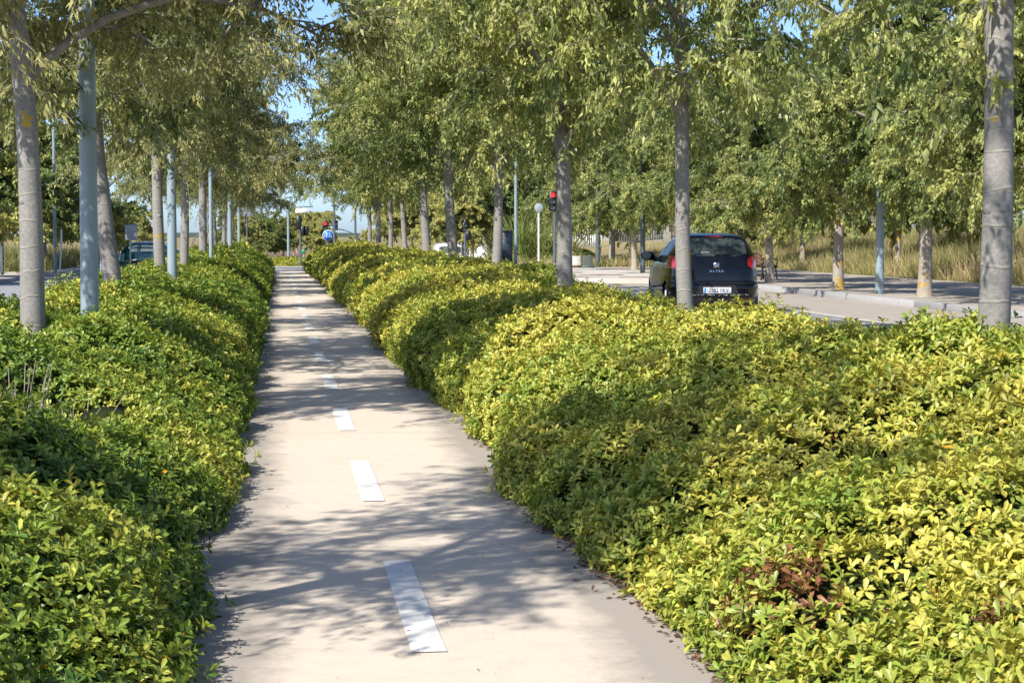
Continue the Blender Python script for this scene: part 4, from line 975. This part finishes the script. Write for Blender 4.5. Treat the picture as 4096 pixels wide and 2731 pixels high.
def tail_mask(sx): return rear & (x * sx > .60 + .10 * np.clip((1.16 - z) / .25, 0, 1) * 0 + .0) & (z > .93) & (z < 1.17) & (sq((x * sx - .80) / .21, (z - 1.045) / .12, 2.6))
for sx in (-1, 1): part('tail_light', tail_mask(sx), M['tail_red'], .006)
part('brake_light', rear & (z > 1.515) & (z < 1.545) & (np.abs(x) < .17), M['tail_dark'], .008)
part('bumper_trim', (z < .40) & rear, M['trim'], .004)
part('reflector', rear & sq((x - .62) / .12, (z - .355) / .035, 3), M['tail_dark'], .010)
part('reflector', rear & sq((x + .62) / .12, (z - .355) / .035, 3), M['tail_dark'], .010)
part('tailgate_seam', rear & (np.abs(z - .665) < .008) & (np.abs(x) < .66), M['trim'], .003)
sm_ = (np.hypot((np.abs(x) - .66), 0) < .006) & (z > .69) & (z < 1.15) & rear
part('tailgate_seam', sm_, M['trim'], .003)
part('window_trim', ws_(x, y, z - 0) & False, M['trim'])
def band(x, y, z): return (np.abs(z - (1.083 + .02 * (2.2 - y))) < .012) & (y > .75) & (y < 3.05) & (np.abs(x) > .5)
part('window_trim', band(x, y, z), M['trim'], .004)
part('side_moulding', (np.abs(z - (.55 + .045 * (2.2 - y))) < .016) & (y > 1.15) & (y < 3.0) & (np.abs(x) > .6), M['trim'], .008)
yb = float(np.interp(.53, zz, yr)) - .004
rec = MB().add([(-.40, yb - .002, .455), (.40, yb - .002, .455), (.34, yb - .004, .63), (-.34, yb - .004, .63)], [(0, 1, 2, 3)]).build('plate_recess', M['trim'], car)
pl = MB().box((0, yb - .012, .53), (.52, .012, .112), bev=.003).build('number_plate', M['plate_white'], car)
MB().box((-.235, yb - .0195, .53), (.042, .004, .104)).build('blue_strip', M['plate_blue'], pl)
text('country_letter', 'E', .04, M['plate_white'], pl, (-.235, yb - .024, .50), (math.pi / 2, 0, 0), .001)
text('plate_number', '2582 FKV', .108, M['plate_black'], pl, (.022, yb - .022, .53), (math.pi / 2, 0, 0), .0015, .88)
ye = float(np.interp(1.0, zz, yr))
em = MB().box((0, ye - .012, 1.0), (.10, .02, .10), bev=.012).build('emblem', M['chrome'], car)
for k in range(3): MB().box((0, ye - .0235, 1.028 - .028 * k), (.075, .003, .009)).build('emblem_bar', M['trim'], em)
text('model_lettering', 'A L T E A', .058, M['chrome'], car, (0, float(np.interp(.885, zz, yr)) - .006, .885), (math.pi / 2 - .1, 0, 0), .003, 1.12)
MB().tube([(-.02, float(np.interp(1.195, zz, yr)) - .02, 1.20), (.2, float(np.interp(1.2, zz, yr)) - .018, 1.195), (.44, float(np.interp(1.2, zz, yr)) + .03, 1.205)], [.017, .012, .010], 8).build('wiper', M['trim'], car, True)
MB().tube([(.0, .62, 1.59), (.0, .60, 1.64), (.0, .50, 1.72)], [.018, .012, .005], 8).build('aerial', M['trim'], car, True)
MB().box((-.20, float(np.interp(1.245, zz, yr)) + .012, 1.235), (.15, .006, .032), bev=.006).build('window_sticker', M['white'], car)
mb = MB()
for k in range(26): mb.box((RNG.uniform(-.5, .6), yb + .004 - .006, .445 + RNG.normal(0, .006)), (RNG.uniform(.01, .05), .004, RNG.uniform(.004, .012)))
mb.build('bumper_scuffs', M['scratch'], car)
for sx in (-1, 1):
    mr = MB().lathe([(.001, -.075), (.075, -.07), (.10, -.02), (.095, .05), (.05, .10), (.001, .11)], (0, 0, 0), 18, 'y'); mr.v = [v * np.array([1.45, .9, .95]) + np.array([sx * .99, 2.75, 1.15]) for v in mr.v]
    mm = mr.build('wing_mirror', M['black_paint'], car, True)
    MB().tube([(sx * .78, 2.80, 1.06), (sx * .95, 2.76, 1.12)], .045, 8).build('mirror_arm', M['trim'], mm, True)
    MB().lathe([(.001, -.003), (.085, 0)], (sx * 1.02, 2.683, 1.16), 18, 'y').build('mirror_glass', M['lens_grey'], mm)
for sx in (-.36, .36):
    st = MB().box((sx, 2.05, .95), (.50, .16, .62), bev=.06).box((sx, 2.12, 1.34), (.26, .10, .18), bev=.04).build('front_seat', M['seat'], car)
st = MB().box((0, 1.05, .88), (1.25, .18, .55), bev=.06).build('rear_seat', M['seat'], car)
for sx in (-.38, .38): MB().box((sx, 1.02, 1.24), (.26, .10, .16), bev=.04).build('headrest', M['seat'], st)
MB().box((0, 2.1, .55), (1.5, 3.0, .05)).build('floor_panel', M['seat'], car)
MB().box((0, 3.0, .98), (1.42, .5, .12), bev=.04).build('dashboard', M['seat'], car)
MB().box((-.0, 2.42, 1.42), (.22, .03, .07), bev=.01).build('rear_view_mirror', M['trim'], car)

c2 = empty("estate_car", (-7.85, 97.0, -.296), math.radians(-90)); tag(c2, 'teal estate car crossing behind the grey trunks across the left road', 'car')
prof2 = [(.20, .14, 4.28, .78), (.30, .06, 4.36, .84), (.45, .0, 4.40, .87), (.62, .0, 4.40, .875), (.78, .03, 4.30, .875), (.90, .05, 4.02, .86), (.97, .07, 3.55, .845), (1.03, .10, 3.15, .82), (1.2, .22, 2.8, .77), (1.35, .34, 2.45, .71), (1.44, .44, 2.2, .655), (1.49, .56, 2.0, .58), (1.51, .85, 1.7, .4), (1.515, 1.2, 1.3, .05)]
def ws2(x, y, z):
    pil = (np.abs(y - 1.95) < .045) | (np.abs(y - .95 - (z - 1.1) * .25) < .035)
    return (z > 1.0) & (z < 1.385) & (y < 3.0 - (z - 1.0) * 1.6) & (y > .42 + (z - 1.0) * .5) & ~pil
o2 = make_car(c2, prof2, M['teal_paint'], (.80, 3.42), .315, lambda x, y, z: sq(x / .58, (z - 1.21) / .17, 5), ws2, lambda x, y, z: (z > 1.07) & (z < 1.42) & (np.abs(x) < .62), nt_=300, nz=80)
(x, y, z) = o2[6]
for sx in (-1, 1): MB().tube([(sx * .62, .75, 1.50), (sx * .62, .9, 1.545), (sx * .62, 2.1, 1.545), (sx * .62, 2.3, 1.49)], .018, 8).build('roof_rail', M['galv'], c2, True)
o2[5]('side_moulding', (np.abs(z - .52) < .03) & (y > 1.2) & (y < 3.0) & (np.abs(x) > .6), M['trim'], .006)
for yy_ in (1.2, 2.15): MB().box((-.872, yy_, .88), (.02, .16, .03), bev=.005).build('door_handle', M['chrome'], c2)
MB().box((0, 1.9, .75), (1.3, 1.9, .5), bev=.1).build('seat', M['seat'], c2)
c3 = empty('delivery_van', (9.55, 107.0, -.62), math.radians(0)); tag(c3, 'white van roof showing over the hedge beside the leaning tree', 'van')
prof3 = [(.25, .10, 4.1, .82), (.45, .0, 4.2, .88), (.9, .0, 4.15, .89), (1.05, .02, 3.6, .88), (1.25, .04, 3.0, .86), (1.5, .10, 2.8, .82), (1.62, .16, 2.6, .78), (1.70, .24, 2.4, .70), (1.74, .45, 2.2, .5), (1.75, .9, 1.8, .1)]
make_car(c3, prof3, M['white_car'], (.8, 3.4), .32, lambda x, y, z: sq(x / .62, (z - 1.38) / .19, 5), lambda x, y, z: (z > 1.2) & (z < 1.58) & (y > 1.9) & (y < 2.9), lambda x, y, z: (z > 1.2) & (z < 1.6) & (np.abs(x) < .7), nt_=220, nz=60)
